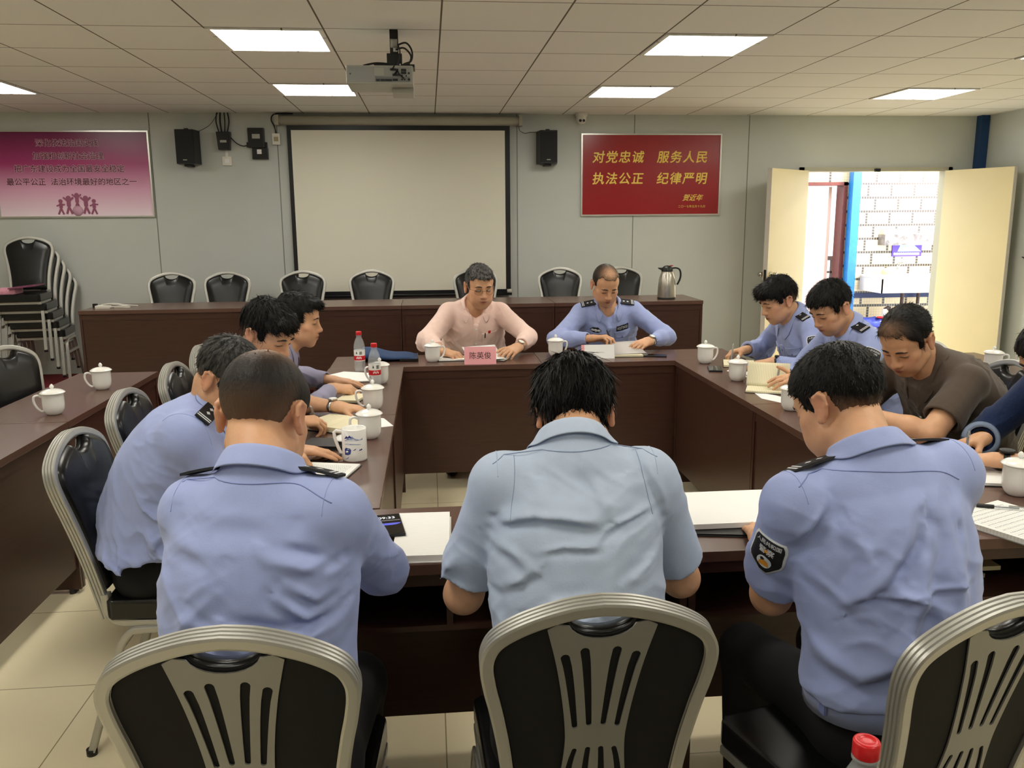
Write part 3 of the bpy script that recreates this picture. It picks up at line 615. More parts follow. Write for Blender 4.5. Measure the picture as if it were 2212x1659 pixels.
class Field:
    def __init__(s, lo, hi, h):
        s.h = h; s.lo = np.array(lo, float); n = np.ceil((np.array(hi)-s.lo)/h).astype(int)+1; s.n = n
        s.ax = [(s.lo[i]+h*np.arange(n[i])).astype(np.float32) for i in range(3)]; s.F = np.full(n, .2, np.float32)
    def win(s, lo, hi):
        sl = []
        for i in range(3):
            a = int(max(0, np.floor((lo[i]-s.lo[i])/s.h))); b = int(min(s.n[i], np.ceil((hi[i]-s.lo[i])/s.h)+1))
            if b <= a: return None
            sl.append(slice(a, b))
        return tuple(sl)
    def mix(s, sl, d, k, op):
        A = s.F[sl]
        if op == 'add':
            h = np.maximum(k-np.abs(A-d), 0)/k; s.F[sl] = np.minimum(A, d)-h*h*k*.25
        elif op == 'sub':
            d = -d; h = np.maximum(k-np.abs(A-d), 0)/k; s.F[sl] = np.maximum(A, d)+h*h*k*.25
        else:
            h = np.maximum(k-np.abs(A-d), 0)/k; s.F[sl] = np.maximum(A, d)+h*h*k*.25
    def coords(s, sl): return s.ax[0][sl[0]][:, None, None], s.ax[1][sl[1]][None, :, None], s.ax[2][sl[2]][None, None, :]
    def cone(s, p0, p1, r0, r1=None, k=.02, op='add', u=None):
        p0 = np.asarray(p0, float); p1 = np.asarray(p1, float); r1 = r0 if r1 is None else r1
        ell = isinstance(r0, tuple)
        if not ell and isinstance(r1, tuple): r0 = (r0, r0); ell = True
        if ell and not isinstance(r1, tuple): r1 = (r1, r1)
        R = max(np.max(r0), np.max(r1))+k+3*s.h
        sl = s.win(np.minimum(p0, p1)-R, np.maximum(p0, p1)+R)
        if sl is None: return
        X, Y, Z = s.coords(sl); d = p1-p0; L2 = float(d@d)
        x, y, z = X-p0[0], Y-p0[1], Z-p0[2]
        t = np.clip((x*d[0]+y*d[1]+z*d[2])/max(L2, 1e-9), 0, 1).astype(np.float32)
        vx, vy, vz = x-t*d[0], y-t*d[1], z-t*d[2]
        l = np.sqrt(vx*vx+vy*vy+vz*vz)
        if not ell: s.mix(sl, l-(r0+(r1-r0)*t), k, op); return
        dh = d/max(np.sqrt(L2), 1e-9); u = np.asarray(u, float); u = nrm(u-dh*(u@dh)); w_ = np.cross(dh, u)
        a = r0[0]+(r1[0]-r0[0])*t; b = r0[1]+(r1[1]-r0[1])*t; m = np.minimum(a, b)
        q = np.sqrt(((vx*u[0]+vy*u[1]+vz*u[2])/a)**2+((vx*w_[0]+vy*w_[1]+vz*w_[2])/b)**2+((vx*dh[0]+vy*dh[1]+vz*dh[2])/m)**2)
        s.mix(sl, np.where(q < .2, (q-1)*m, l-l/np.maximum(q, .01)).astype(np.float32), k, op)
    def ell(s, c, R, r, k=.02, op='add'):
        """R: columns are the axes (3x3)"""
        c = np.asarray(c, float); rr = max(r)+k+3*s.h; sl = s.win(c-rr, c+rr)
        if sl is None: return
        X, Y, Z = s.coords(sl); x, y, z = X-c[0], Y-c[1], Z-c[2]; q = 0
        for i in range(3): q = q+((x*R[0, i]+y*R[1, i]+z*R[2, i])/r[i])**2
        q = np.sqrt(q); l = np.sqrt(x*x+y*y+z*z)
        s.mix(sl, np.where(q < .2, (q-1)*min(r), l-l/np.maximum(q, .01)).astype(np.float32), k, op)
    def plane(s, p, n, k=.004):
        """keep the side against n"""
        p = np.asarray(p, float); n = nrm(n); sl = (slice(None),)*3; X, Y, Z = s.coords(sl)
        s.mix(sl, ((X-p[0])*n[0]+(Y-p[1])*n[1]+(Z-p[2])*n[2]).astype(np.float32), k, 'int')
    def displace(s, fn, band=.03):
        I = np.nonzero(np.abs(s.F) < band)
        P = np.stack([s.ax[i][I[i]] for i in range(3)], -1); s.F[I] += fn(P).astype(np.float32)
    def nets(s, relax=1):
        F = s.F; sg = F < 0; c = np.zeros(np.array(F.shape)-1, np.int8)
        for i in (0, 1):
            for j in (0, 1):
                for k in (0, 1): c += sg[i:F.shape[0]-1+i, j:F.shape[1]-1+j, k:F.shape[2]-1+k]
        mx = (c > 0) & (c < 8); I = np.argwhere(mx); idx = np.full(mx.shape, -1, np.int32); idx[mx] = np.arange(len(I))
        off = np.array([(i, j, k) for i in (0, 1) for j in (0, 1) for k in (0, 1)]); val = np.stack([F[I[:, 0]+o[0], I[:, 1]+o[1], I[:, 2]+o[2]] for o in off], 1)
        acc = np.zeros((len(I), 3)); cnt = np.zeros(len(I))
        for a in range(8):
            for b in range(a+1, 8):
                if np.abs(off[a]-off[b]).sum() != 1: continue
                m = (val[:, a] < 0) != (val[:, b] < 0); t = val[m, a]/(val[m, a]-val[m, b])
                acc[m] += off[a]+(off[b]-off[a])*t[:, None]; cnt[m] += 1
        Vt = s.lo+s.h*(I+acc/cnt[:, None]); Q = []
        for ax in range(3):
            o1, o2 = (ax+1) % 3, (ax+2) % 3
            A = np.take(sg, np.arange(F.shape[ax]-1), ax); B = np.take(sg, np.arange(1, F.shape[ax]), ax); E = np.argwhere(A != B)
            E = E[(E[:, o1] > 0) & (E[:, o2] > 0) & (E[:, o1] < F.shape[o1]-1) & (E[:, o2] < F.shape[o2]-1)]
            flip = A[E[:, 0], E[:, 1], E[:, 2]]; q = []
            for d1, d2 in ((1, 1), (0, 1), (0, 0), (1, 0)):
                e = E.copy(); e[:, o1] -= d1; e[:, o2] -= d2; q.append(idx[e[:, 0], e[:, 1], e[:, 2]])
            q = np.stack(q, 1); q[~flip] = q[~flip][:, ::-1]; Q.append(q)
        Q = np.concatenate(Q)
        for _ in range(relax):
            S_ = np.zeros_like(Vt); n = np.zeros(len(Vt))
            for a in range(4):
                for b in ((a+1) % 4, (a+3) % 4): np.add.at(S_, Q[:, a], Vt[Q[:, b]]); np.add.at(n, Q[:, a], 1)
            Vt = Vt*.5+.5*S_/np.maximum(n, 1)[:, None]
        return Vt, Q
def np_mesh(name, V, Q, m, parent=None, col=None, origin=None):
    me = bpy.data.meshes.new(name); V = V-(0 if origin is None else np.asarray(origin)); n = len(Q)
    me.vertices.add(len(V)); me.vertices.foreach_set('co', V.astype(np.float32).ravel())
    me.loops.add(n*4); me.loops.foreach_set('vertex_index', Q.astype(np.int32).ravel())
    me.polygons.add(n); me.polygons.foreach_set('loop_start', np.arange(0, n*4, 4, dtype=np.int32)); me.polygons.foreach_set('loop_total', np.full(n, 4, np.int32))
    me.polygons.foreach_set('use_smooth', np.ones(n, bool)); me.update(calc_edges=True)
    if col is not None:
        ca = me.color_attributes.new('tint', 'FLOAT_COLOR', 'POINT'); c4 = np.ones((len(V), 4), np.float32); c4[:, :3] = col; ca.data.foreach_set('color', c4.ravel())
    return link(name, me, m, parent)
def lin(c): return np.array(S(c))
def ik(a, c, l1, l2, pole):
    d = c-a; L = np.linalg.norm(d); L2 = min(L, (l1+l2)*.999); dh = d/L; c = a+dh*L2
    x = (l1*l1-l2*l2+L2*L2)/(2*L2); hh = math.sqrt(max(l1*l1-x*x, 0)); p = np.asarray(pole, float); p = nrm(p-dh*(p@dh))
    return a+dh*x+p*hh, c
def frame3(f, up):
    f = nrm(f); x = nrm(np.cross(f, up)); z = np.cross(x, f); return np.stack([x, f, z], 1)      # columns right, forward, up
# ---- pieces of a body
def add_head(F, c, R, s=1.0, round_=0.0):
    P = lambda x, y, z: c+R @ (np.array((x, y, z))*s)
    g = s*(1+round_)
    F.ell(P(0, -.008, .035), R, (.076*g, .096*s, .083*s), .01)
    F.ell(P(0, .045, .042), R, (.061*g, .044*s, .052*s), .02); F.ell(P(0, .033, -.03), R, (.060*g, .055*s, .072*s), .03)
    for a in (-1, 1):
        F.ell(P(a*.047, .052, -.022), R, (.021*s, .02*s, .018*s), .02)
        F.cone(P(a*.053*(1+round_), .005, -.058), P(a*.022, .064, -.098), .018*s, .014*s, .03)
        F.ell(P(a*.038, .06, -.058), R, (.022*g, .024*s, .03*s), .025)
    F.ell(P(0, .070, -.099), R, (.019*s, .015*s, .014*s), .02); F.ell(P(0, .073, -.062), R, (.031*s, .024*s, .03*s), .02)
    F.cone(P(-.034, .083, .020), P(.034, .083, .020), .010*s, .010*s, .012)
    for a in (-1, 1):
        F.ell(P(a*.031, .101, .000), R, (.018*s, .013*s, .012*s), .012, 'sub'); F.ell(P(a*.031, .0775, -.001), R, (.0145*s, .012*s, .0115*s), .004)
    F.cone(P(0, .088, .008), P(0, .104, -.030), .0075*s, .0105*s, .012); F.ell(P(0, .1085, -.034), R, (.0105*s, .010*s, .009*s), .008)
    for a in (-1, 1): F.ell(P(a*.0125, .0985, -.038), R, (.0085*s, .010*s, .0085*s), .006)
    F.ell(P(0, .0945, -.0605), R, (.019*s, .008*s, .0052*s), .006); F.ell(P(0, .0930, -.0715), R, (.0165*s, .008*s, .006*s), .006); F.ell(P(0, .103, -.0662), R, (.021*s, .007*s, .0014*s), .003, 'sub')
    for a in (-1, 1):            # ears
        E = R @ np.array(Matrix.Rotation(a*-.22, 3, 'Z') @ Matrix.Rotation(.2, 3, 'X'))*1.0; s0 = s; s = s*.9
        Q = lambda x, y, z: c+R @ (np.array((a*.0765, -.012, -.008))*s0)+E @ (np.array((a*x, y, z))*s)
        F.ell(Q(0, 0, 0), E, (.008*s, .018*s, .031*s), .008)
        pts = [(.004, .012, .012), (.007, .010, .026), (.0085, -.004, .033), (.0095, -.017, .025), (.0095, -.019, .006), (.007, -.012, -.014), (.004, -.002, -.029), (.002, .008, -.030)]
        for p, q in zip(pts, pts[1:]): F.cone(Q(*p), Q(*q), .0048*s, .0048*s, .006)
        F.ell(Q(.003, .001, -.027), E, (.006*s, .008*s, .009*s), .006); F.ell(Q(.011, -.002, .003), E, (.006*s, .009*s, .015*s), .005, 'sub'); s = s0
def add_hand(F, W_, f, n, side, curl=(.5, .5, .6, .7), thumb=(.6, .55, .3), s=1.0, spread=.06):
    f = nrm(f); n = nrm(np.asarray(n, float)-f*(np.asarray(n, float)@f)); t = np.cross(f, n)*(1 if side > 0 else -1)
    P = lambda a, b, c: W_+(f*a+t*b+n*c)*s
    kn = [(.088, .029, 0), (.092, .0095, -.003), (.088, -.0105, -.002), (.079, -.029, .002)]; seg = [(.043, .025, .020), (.047, .028, .021), (.043, .026, .020), (.033, .020, .018)]
    F.cone(P(-.01, 0, 0), P(.012, 0, 0), (.027*s, .019*s), (.031*s, .019*s), .02, u=t)
    tips = []
    for i in range(4):
        k0 = kn[i]; F.cone(P(.015, k0[1]*.55, 0), P(*k0), .0155*s, .0105*s, .014)
        ang = 0; p = P(*k0); a0 = (1.5-i)*spread
        for j in range(3):
            ang += curl[i]*(.85, 1.05, .65)[j]; d = (f*math.cos(a0)+t*math.sin(a0))*math.cos(ang)+n*math.sin(ang); q = p+d*seg[i][j]*s
            r0 = (.0098, .0088, .0080)[j]*(1 if i < 3 else .87); F.cone(p, q, r0*s, (.0088, .0080, .0068)[j]*(1 if i < 3 else .87)*s, .0035); p = q
        tips.append(p)
    F.cone(P(.018, .016, .006), P(.05, .034, .012), .0165*s, .0125*s, .016)
    p = P(.042, .034, .012); d0 = nrm(f*thumb[0]+t*thumb[1]+n*thumb[2])
    for j, L in enumerate((.036, .029, .024)):
        d = nrm(d0+(-t*.28+f*.1)*j); q = p+d*L*s; F.cone(p, q, (.0122, .0110, .0098)[j]*s, (.0110, .0100, .0080)[j]*s, .006); p = q
    return tips, p, t
SKIN = (212, 164, 128)
class Person: pass
def bvh_of(V, Q): return BVHTree.FromPolygons([tuple(v) for v in V], [tuple(q) for q in Q])
def spine_pts(sp):
    P = np.asarray(sp['hip'], float); Sh = np.asarray(sp['sh'], float); fw = nrm(V3(*sp['face'], 0)); ax = Sh-P
    mid = P+ax*.5-nrm(fw-ax*(fw@ax)/(ax@ax))*sp.get('slouch', .03)
    return [P*(1-t)**2+2*mid*t*(1-t)+Sh*t*t for t in np.linspace(0, 1, 9)]
def frame_at(sp, pts, i):
    up = nrm(pts[min(i+1, 8)]-pts[max(i-1, 0)]); r0 = nrm(np.cross(V3(*sp['face'], 0), V3(0, 0, 1))); r1 = nrm(sp.get('shr', r0)); r = nrm(r0*(1-i/8)+r1*(i/8)); r = nrm(r-up*(r@up)); return r, np.cross(up, r), up
def torso(F, sp, pts, off, k=.05, belly=0, w=1.0):
    sec = [(.158, .112), (.160, .112), (.154, .110), (.152, .110), (.156, .112), (.163, .114), (.166, .110), (.158, .098), (.128, .078)]
    for i in range(8):
        r, fwd, up = frame_at(sp, pts, i); a0, a1 = sec[i], sec[i+1]; b = belly*math.sin(min(1, i/4)*math.pi)
        F.cone(pts[i]+fwd*b*.5, pts[i+1]+fwd*b*.5, (a0[0]*w+off, a0[1]*w+off+b*.5), (a1[0]*w+off, a1[1]*w+off+b*.5), k, u=r)
def build_person(sp):
    t0 = np.array(sp['hip'], float); pts = spine_pts(sp); root = thing('person', sp['label'], 'person', (t0[0], t0[1], 0)); root_off = np.array((t0[0], t0[1], 0))
    if sp.get('group'): root['group'] = sp['group']
    G = sp.get('w', 1.0); TW = sp.get('tw', G); r8, f8, u8 = frame_at(sp, pts, 8); r0, f0, u0 = frame_at(sp, pts, 0); Sh = pts[8]; o = Person(); o.root = root; o.off = root_off
    shw = sp.get('shw', .172); J = {+1: Sh+r8*shw+u8*.0, -1: Sh-r8*shw}     # +1 = the person's right
    lift = sp.get('lift', {1: 0, -1: 0}); J = {a: J[a]+u8*lift[a]+f8*.0 for a in J}
    neck0 = Sh+u8*.055-f8*.012; hc = np.asarray(sp['head'], float); HR = frame3(sp['hf'], sp.get('hu', (0, 0, 1))); hs = sp.get('hs', 1.0)
    lu, lf_ = .29, .25; E = {}; Wr = {}
    for a in (1, -1): E[a], Wr[a] = ik(J[a], np.asarray(sp['hand'][a][0], float), lu, lf_, sp['hand'][a][3])
    hipj = {a: pts[0]+r0*.088*a-u0*.01 for a in (1, -1)}; knee = {}; ank = {}
    for a in (1, -1):
        ft = np.asarray(sp['foot'][a], float); ank[a] = ft+V3(0, 0, .085); knee[a], ank[a] = ik(hipj[a], ank[a], .41, .41, V3(*sp['face'], .75))
    allp = np.array(list(J.values())+list(E.values())+list(Wr.values())+list(knee.values())+list(ank.values())+pts+[hc]); lo = allp.min(0)-.24; hi = allp.max(0)+.24; lo[2] = max(lo[2], -.01)
    # ---- body
    h = sp.get('res', .0045); F = Field(lo, hi, h); torso(F, sp, pts, -.016, .04, sp.get('belly', 0), TW)
    for a in (1, -1):
        F.cone(neck0-u8*.01, J[a]-r8*a*.02, .044, .04, .04); F.ell(J[a], np.eye(3), (.05, .05, .05), .04)
        F.cone(J[a], E[a], .047*G, .040*G, .03); m_ = E[a]+(Wr[a]-E[a])*.3; F.cone(E[a], m_, .039*G, .040*G, .02); F.cone(m_, Wr[a], (.040*G, .040*G), (.028, .021), .02, u=np.cross(Wr[a]-E[a], sp['hand'][a][2]))
        F.cone(hipj[a], knee[a], .072, .05, .03); F.cone(knee[a], ank[a], .048, .035, .02); F.cone(ank[a], ank[a]+nrm(V3(*sp['face'], 0))*.1-V3(0, 0, .045), .034, .028, .02)
    skull = hc+HR @ (np.array((0, -.022, -.045))*hs); F.cone(neck0-u8*.02, skull, (.060, .058), (.056, .058), .03, u=r8)
    F.cone(neck0-u8*.02+f8*.035, hc+HR @ (np.array((0, .02, -.075))*hs), .042, .035, .03)
    add_head(F, hc, HR, hs, sp.get('round', 0)); o.tips = {}
    for a in (1, -1):
        hd = sp['hand'][a]; o.tips[a] = add_hand(F, Wr[a], hd[1], hd[2], a, **hd[4])
    V, Q = F.nets(); L = (V-hc) @ HR/hs; col = np.tile(lin(sp.get('skin', SKIN)), (len(V), 1)); warm = lin((196, 120, 100))
    def blend(c, wt): 
        col[:] = col*(1-wt[:, None])+np.asarray(c)*wt[:, None]
    gs = lambda cx, cy, cz, sx, sy, sz: np.exp(-(((L[:, 0]-cx)/sx)**2+((L[:, 1]-cy)/sy)**2+((L[:, 2]-cz)/sz)**2))
    blend(warm, .28*(gs(.045, .06, -.03, .03, .04, .025)+gs(-.045, .06, -.03, .03, .04, .025))+.25*gs(0, .108, -.034, .015, .02, .012))
    blend(lin((205, 128, 108)), .45*(gs(.085, -.015, -.01, .018, .03, .04)+gs(-.085, -.015, -.01, .018, .03, .04)))
    blend(lin((156, 78, 72)), .9*np.clip(gs(0, .1, -.0655, .019, .02, .0085)*1.3, 0, 1)); blend(lin((60, 30, 28)), .8*gs(0, .098, -.0662, .016, .012, .0022))
    blend(lin((96, 86, 80)), sp.get('beard', .10)*np.clip(gs(0, .085, -.075, .05, .04, .04)*1.5, 0, 1))
    scalp = np.clip((L[:, 2]-.03+.55*(L[:, 1]-.03)*(-1)-.02)/.03, 0, 1)*(np.linalg.norm(L, axis=1) < .16)*(L[:, 1] < .08)
    if sp.get('scalp', 0): blend(lin((52, 42, 36)), sp['scalp']*scalp)
    for sx in (-1, 1): blend(lin((34, 22, 18)), .9*np.clip(1.6*np.exp(-((L[:, 0]-sx*.031)/.015)**4-((L[:, 1]-.088)/.02)**4-((L[:, 2]+.004+.06*np.abs(L[:, 0]-sx*.031)-(0 if not sp.get('open') else .002))/(.0030 if not sp.get('open') else .0042))**2), 0, 1))
    o.body = np_mesh('body', V, Q, mat('skin', SKIN, .48, spec=.4, vcol='tint', var=.05, vscale=40, bump=.04, bscale=300, sss=.12), root, col, root_off)
    # ---- hair
    hair(sp, o, hc, HR, hs)
    # ---- shirt
    st = sp['shirt']; h = st.get('res', .0045); F = Field(lo, hi, h); off = st.get('off', .010); torso(F, sp, pts, off, .05, sp.get('belly', 0), TW)
    bl = st.get('blouse', .012)
    for a in (1, -1):
        F.cone(neck0-u8*.028, J[a]-r8*a*.015+u8*.006, (.05, .042), (.046, .046), .05, u=f8); F.ell(J[a]-u8*.004, np.eye(3), (.057+off*.3,)*3, .035)
        ad = E[a]-J[a]; kk = st.get('kk', .022)
        if st['sleeve'] == 'short':
            q = J[a]+ad*st.get('slen', .78); F.cone(J[a], q, .060*G, .0615*G, kk)
        else:
            F.cone(J[a], E[a], .060*G, .052*G, kk); wr = E[a]+(Wr[a]-E[a])*st.get('cuff', {1: .88, -1: .88})[a]; F.cone(E[a], E[a]+(wr-E[a])*.5, .051*G, .047*G, .025); F.cone(E[a]+(wr-E[a])*.5, wr, .046*G, .037, .02)
    hz = st.get('hem', .01); F.cone(pts[0]+u0*(hz+.012), pts[1]+u0*hz, (.163*TW+off+bl, .115*TW+off+bl), (.158*TW+off+bl*.6, .113*TW+off+bl*.6), .03, u=r0)
    F.plane(pts[0]+u0*hz, -u0, .006)
    F.cone(neck0-u8*.03, neck0+u8*.045, (.072, .068), (.065, .064), .03, u=r8)
    B = F.win(neck0-.17, neck0+.17); X, Y, Z = F.coords(B); nn_ = nrm(u8*.93+f8*.36); pp_ = neck0+u8*st.get('ntop', .030)
    dpl = ((X-pp_[0])*nn_[0]+(Y-pp_[1])*nn_[1]+(Z-pp_[2])*nn_[2]).astype(np.float32); F.F[B] = np.where((X-neck0[0])**2+(Y-neck0[1])**2+(Z-neck0[2])**2 < .0225, np.maximum(F.F[B], dpl), F.F[B])
    (F.cone(neck0+u8*.0+f8*.055, neck0+u8*.08+f8*.09, .045, .05, .008, 'sub'), F.cone(neck0+u8*.01+f8*.085, neck0-u8*.065+f8*.14, .036, .010, .006, 'sub')) if st.get('open') else None
    wr_ = st.get('wr', .006)*1.25; fr_ = np.stack([r8, f8, u8], 1)
    dirv = np.array(st.get('fold', (8, 8, 17))); sd = sp.get('seed', 0)*7.3; ca, sa = math.cos(.6), math.sin(.6); crs = st.get('creases', ())
    def wrinkle(P):
        Lc = (P-Sh) @ fr_; wv = np.stack([vnoise(Lc*4+11+sd), vnoise(Lc*4+37+sd), vnoise(Lc*4+71+sd)], -1)*.5; v = np.clip(.35-Lc[:, 2]/.30, .2, 1); out = 0
        for k, sg_ in enumerate((1, -1)):
            q = np.stack([Lc[:, 0]*ca-sg_*Lc[:, 2]*sa, Lc[:, 1], sg_*Lc[:, 0]*sa+Lc[:, 2]*ca], -1)*dirv+sd+k*17+wv
            rg = np.clip(1-2.2*np.abs(vnoise(q)), 0, 1)**1.5; rg2 = np.clip(1-2.2*np.abs(vnoise(q*2.1+9)), 0, 1)**1.5; out = out-wr_*(rg*.9+rg2*.35)*np.clip(vnoise(Lc*6+k*31+sd)*1.6+.45, 0, 1.3)
        out = out*v+.004*vnoise(Lc*6+3)
        if crs:
            x, z = P[:, 0]-Sh[0], P[:, 2]-Sh[2]; back = np.clip((-Lc[:, 1]+.02)/.04, 0, 1)
            for pl, am, wd in crs:
                best = np.full(len(P), 9.); 
                for (x0, z0), (x1, z1) in zip(pl, pl[1:]):
                    dx, dz = x1-x0, z1-z0; t = np.clip(((x-x0)*dx+(z-z0)*dz)/(dx*dx+dz*dz), 0, 1); sgn = np.sign((x-x0)*dz-(z-z0)*dx); dd = np.hypot(x-x0-t*dx, z-z0-t*dz); m_ = dd < np.abs(best); best = np.where(m_, dd*np.where(sgn == 0, 1, sgn), best)
                L0 = np.array(pl[0]); L1 = np.array(pl[-1]); e0 = np.hypot(x-L0[0], z-L0[1]); e1 = np.hypot(x-L1[0], z-L1[1]); fade = np.clip(np.minimum(e0, e1)/.04, .25, 1)
                out = out-back*fade*am*(np.exp(-(best/wd)**2)-.75*np.exp(-((best-1.7*wd)/(1.2*wd))**2))
        return out
    F.displace(wrinkle)
    for a in (1, -1):
        ad = E[a]-J[a]
        if st['sleeve'] == 'short':
            sl_ = st.get('slen', .78); F.plane_local = None
            q = J[a]+ad*sl_; nd = nrm(ad); B = F.win(q-.12, q+.12)
            X, Y, Z = F.coords(B); dpl = ((X-q[0])*nd[0]+(Y-q[1])*nd[1]+(Z-q[2])*nd[2]).astype(np.float32); lat = np.sqrt(np.maximum((X-q[0])**2+(Y-q[1])**2+(Z-q[2])**2-dpl**2, 0))
            F.F[B] = np.where(lat < .076, np.maximum(F.F[B], dpl), F.F[B]); F.cone(J[a]+ad*(sl_-.12), J[a]+ad*(sl_+.1), .050*G, .0555*G, .004, 'sub')
        else:
            cf = st.get('cuff', {1: .88, -1: .88})[a]; q = E[a]+(Wr[a]-E[a])*cf; nd = nrm(Wr[a]-E[a]); B = F.win(q-.09, q+.09); X, Y, Z = F.coords(B); dpl = ((X-q[0])*nd[0]+(Y-q[1])*nd[1]+(Z-q[2])*nd[2]).astype(np.float32)
            F.F[B] = np.maximum(F.F[B], dpl); F.cone(q-nd*.02, q+nd*.02, .031, .033, .003, 'sub')
    V, Q = F.nets(); sm = st['mat']; o.shirt = np_mesh('shirt', V, Q, sm, root, None, root_off); o.bv = bvh_of(V, Q)
    # ---- trousers and shoes
    h = .008; F = Field(lo, hi, h); F.cone(pts[0]-u0*.02, pts[0]+u0*(hz+.05), (.165*TW, .125*TW), (.155*TW+off*.6, .110*TW+off*.6), .03, u=r0); F.ell(pts[0]-u0*.03-f0*.012, np.stack([r0, f0, u0], 1), (.172*TW, .118, .085), .04)
    F.plane(pts[0]+u0*(hz+.05), u0)
    for a in (1, -1):
        F.cone(hipj[a], knee[a], .088, .066, .04); F.cone(knee[a], ank[a], .064, .056, .03)
        F.plane
    V, Q = F.nets(); np_mesh('trousers', V, Q, mat('black trousers', (10, 10, 13), .85), root, None, root_off)
    for a in (1, -1):
        fw = nrm(V3(*sp['face'], 0)); F = Field(ank[a]-.2, ank[a]+.26, .008); b = ank[a]*V3(1, 1, 0)
        F.cone(b+V3(0, 0, .04)-fw*.04, b+V3(0, 0, .036)+fw*.17, (.040, .04), (.042, .032), .02, u=np.cross(fw, V3(0, 0, 1))); F.cone(b+V3(0, 0, .05), b+V3(0, 0, .1), .046, .044, .02); F.plane(V3(0, 0, .001), V3(0, 0, -1)); F.plane(V3(0, 0, .105), V3(0, 0, 1))
        V, Q = F.nets(); np_mesh('shoe', V, Q, mat('black shoe leather', (15, 14, 14), .3), root, None, root_off)
    o.__dict__.update(Sh=Sh, r=r8, f=f8, u=u8, neck0=neck0, J=J, E=E, Wr=Wr, hc=hc, HR=HR, hs=hs, pts=pts, sp=sp, r0=r0, f0=f0, u0=u0)
    if st.get('collar', True): collar(o, st)
    return o
def hair(sp, o, hc, HR, hs):
    hr = sp['hair']; P = lambda x, y, z: hc+HR @ (np.array((x, y, z))*hs); th = hr.get('th', .010); res = hr.get('res', .0032)
    F = Field(hc-.17, hc+.17, res); sf = hr.get('sf', .45); F.ell(P(0, -.008, .035+th*(1-sf)*.5), HR, ((.076*(1+sp.get('round', 0))+th*sf)*hs, (.096+th*(.45+.5*sf))*hs, (.083+th*(.6+.4*sf))*hs), .01)
    F.ell(P(0, .045, .045), HR, ((.061+th*.6)*hs, (.044+th*.9)*hs, (.054+th)*hs), .02)
    for c_, r_ in hr.get('lumps', ()): F.ell(P(*c_), HR, tuple(np.array(r_)*hs), .025)
    # lower hairline: from forehead to nape
    fz, nz = hr.get('front', .062), hr.get('nape', -.055)
    fy = hr.get('fy', .075); a = V3(0, fy, fz); b = V3(0, -.10, nz); d = nrm(b-a); n = V3(0, d[2], -d[1]); n = n if n[2] < 0 else -n
    rng = np.random.default_rng(int(sp.get('seed', 1)*10+3)); amp = hr.get('amp', .0035); fq = hr.get('freq', 60)
    def dsp(X):
        L = (X-hc) @ HR/hs; rad = np.linalg.norm(L[:, :2]-np.array((0, -.04)), axis=1); th_ = np.arctan2(L[:, 0], L[:, 1]+.04)
        q = np.stack([th_*hr.get('tf', 7), rad*25, L[:, 2]*18], -1); return amp*vnoise(q+sp.get('seed', 0))+amp*.6*vnoise(q*2.3)
    F.displace(dsp)
    # side burns stay: remove the face wedge and the lower part behind it
    sl = (slice(None),)*3; X, Y, Z = F.coords(sl); Lx = (X-hc[0])*HR[0, 0]+(Y-hc[1])*HR[1, 0]+(Z-hc[2])*HR[2, 0]; Ly = (X-hc[0])*HR[0, 1]+(Y-hc[1])*HR[1, 1]+(Z-hc[2])*HR[2, 1]; Lz = (X-hc[0])*HR[0, 2]+(Y-hc[1])*HR[1, 2]+(Z-hc[2])*HR[2, 2]
    Lx, Ly, Lz = Lx/hs, Ly/hs, Lz/hs
    jag = hr.get('jag', .007)*vnoise(np.stack(np.broadcast_arrays(Lx*70, Ly*70, Lz*12), -1)) if hr.get('jag', .004) else 0
    line = fz+hr.get('arc', -.010)*(np.abs(Lx)/.06)**2+hr.get('rec', .012)*np.exp(-((np.abs(Lx)-.047)/.014)**2)
    front = np.where(Ly > hr.get('temple', .038), line, np.where(Ly > hr.get('burn', .012), hr.get('burnz', -.012), np.where(Ly > -.035, .022+.0*Ly, nz+(-Ly-.1)*-.2)))
    front = np.where((Ly <= -.035), nz+np.clip((Ly+.085)/.05, 0, 1)*.028, front)
    F.F = np.maximum(F.F, ((front+jag-Lz)*hs*.8).astype(np.float32))
    if hr.get('bald'):
        for c_, r_ in hr['bald']: F.ell(P(*c_), HR, tuple(np.array(r_)*hs), .012, 'sub')
    Vh, Q = F.nets(relax=0)
    dk = lin(hr.get('col', (15, 13, 12))); gr = lin((150, 148, 144)); L = (Vh-hc) @ HR/hs; col = np.tile(dk, (len(Vh), 1))
    nz_ = vnoise(L*np.array((200, 200, 90))); g = np.clip(hr.get('grey', 0)*(1+1.6*nz_), 0, 1)[:, None]; col = col*(1-g)+gr*g
    if hr.get('thin'):
        cx, wd, amt = hr['thin']; q = np.exp(-(((L-np.array(cx))/np.array(wd))**2).sum(1))*amt; q = np.clip(q*(1+.25*nz_), 0, 1)[:, None]; col = col*(1-q)+lin(sp.get('skin', SKIN))*.8*q
    d_ = L[:, 2]-(nz+np.clip((L[:, 1]+.085)/.05, 0, 1)*.028); q = (np.clip(1-d_/hr.get('fadew', .05), 0, 1)*hr.get('fade', .55)*np.clip((-.02-L[:, 1])/.03, 0, 1))[:, None]; col = col*(1-q)+lin(sp.get('skin', SKIN))*.7*q
    ho = np_mesh('hair', Vh, Q, mat('hair', (20, 18, 17), .5, spec=.22, vcol='tint', bump=.25, bscale=220, stretch=(1, 1, .35)), o.root, col, o.off)
    # strands
    N = hr.get('strands', 1800); Ls = hr.get('slen', .016)
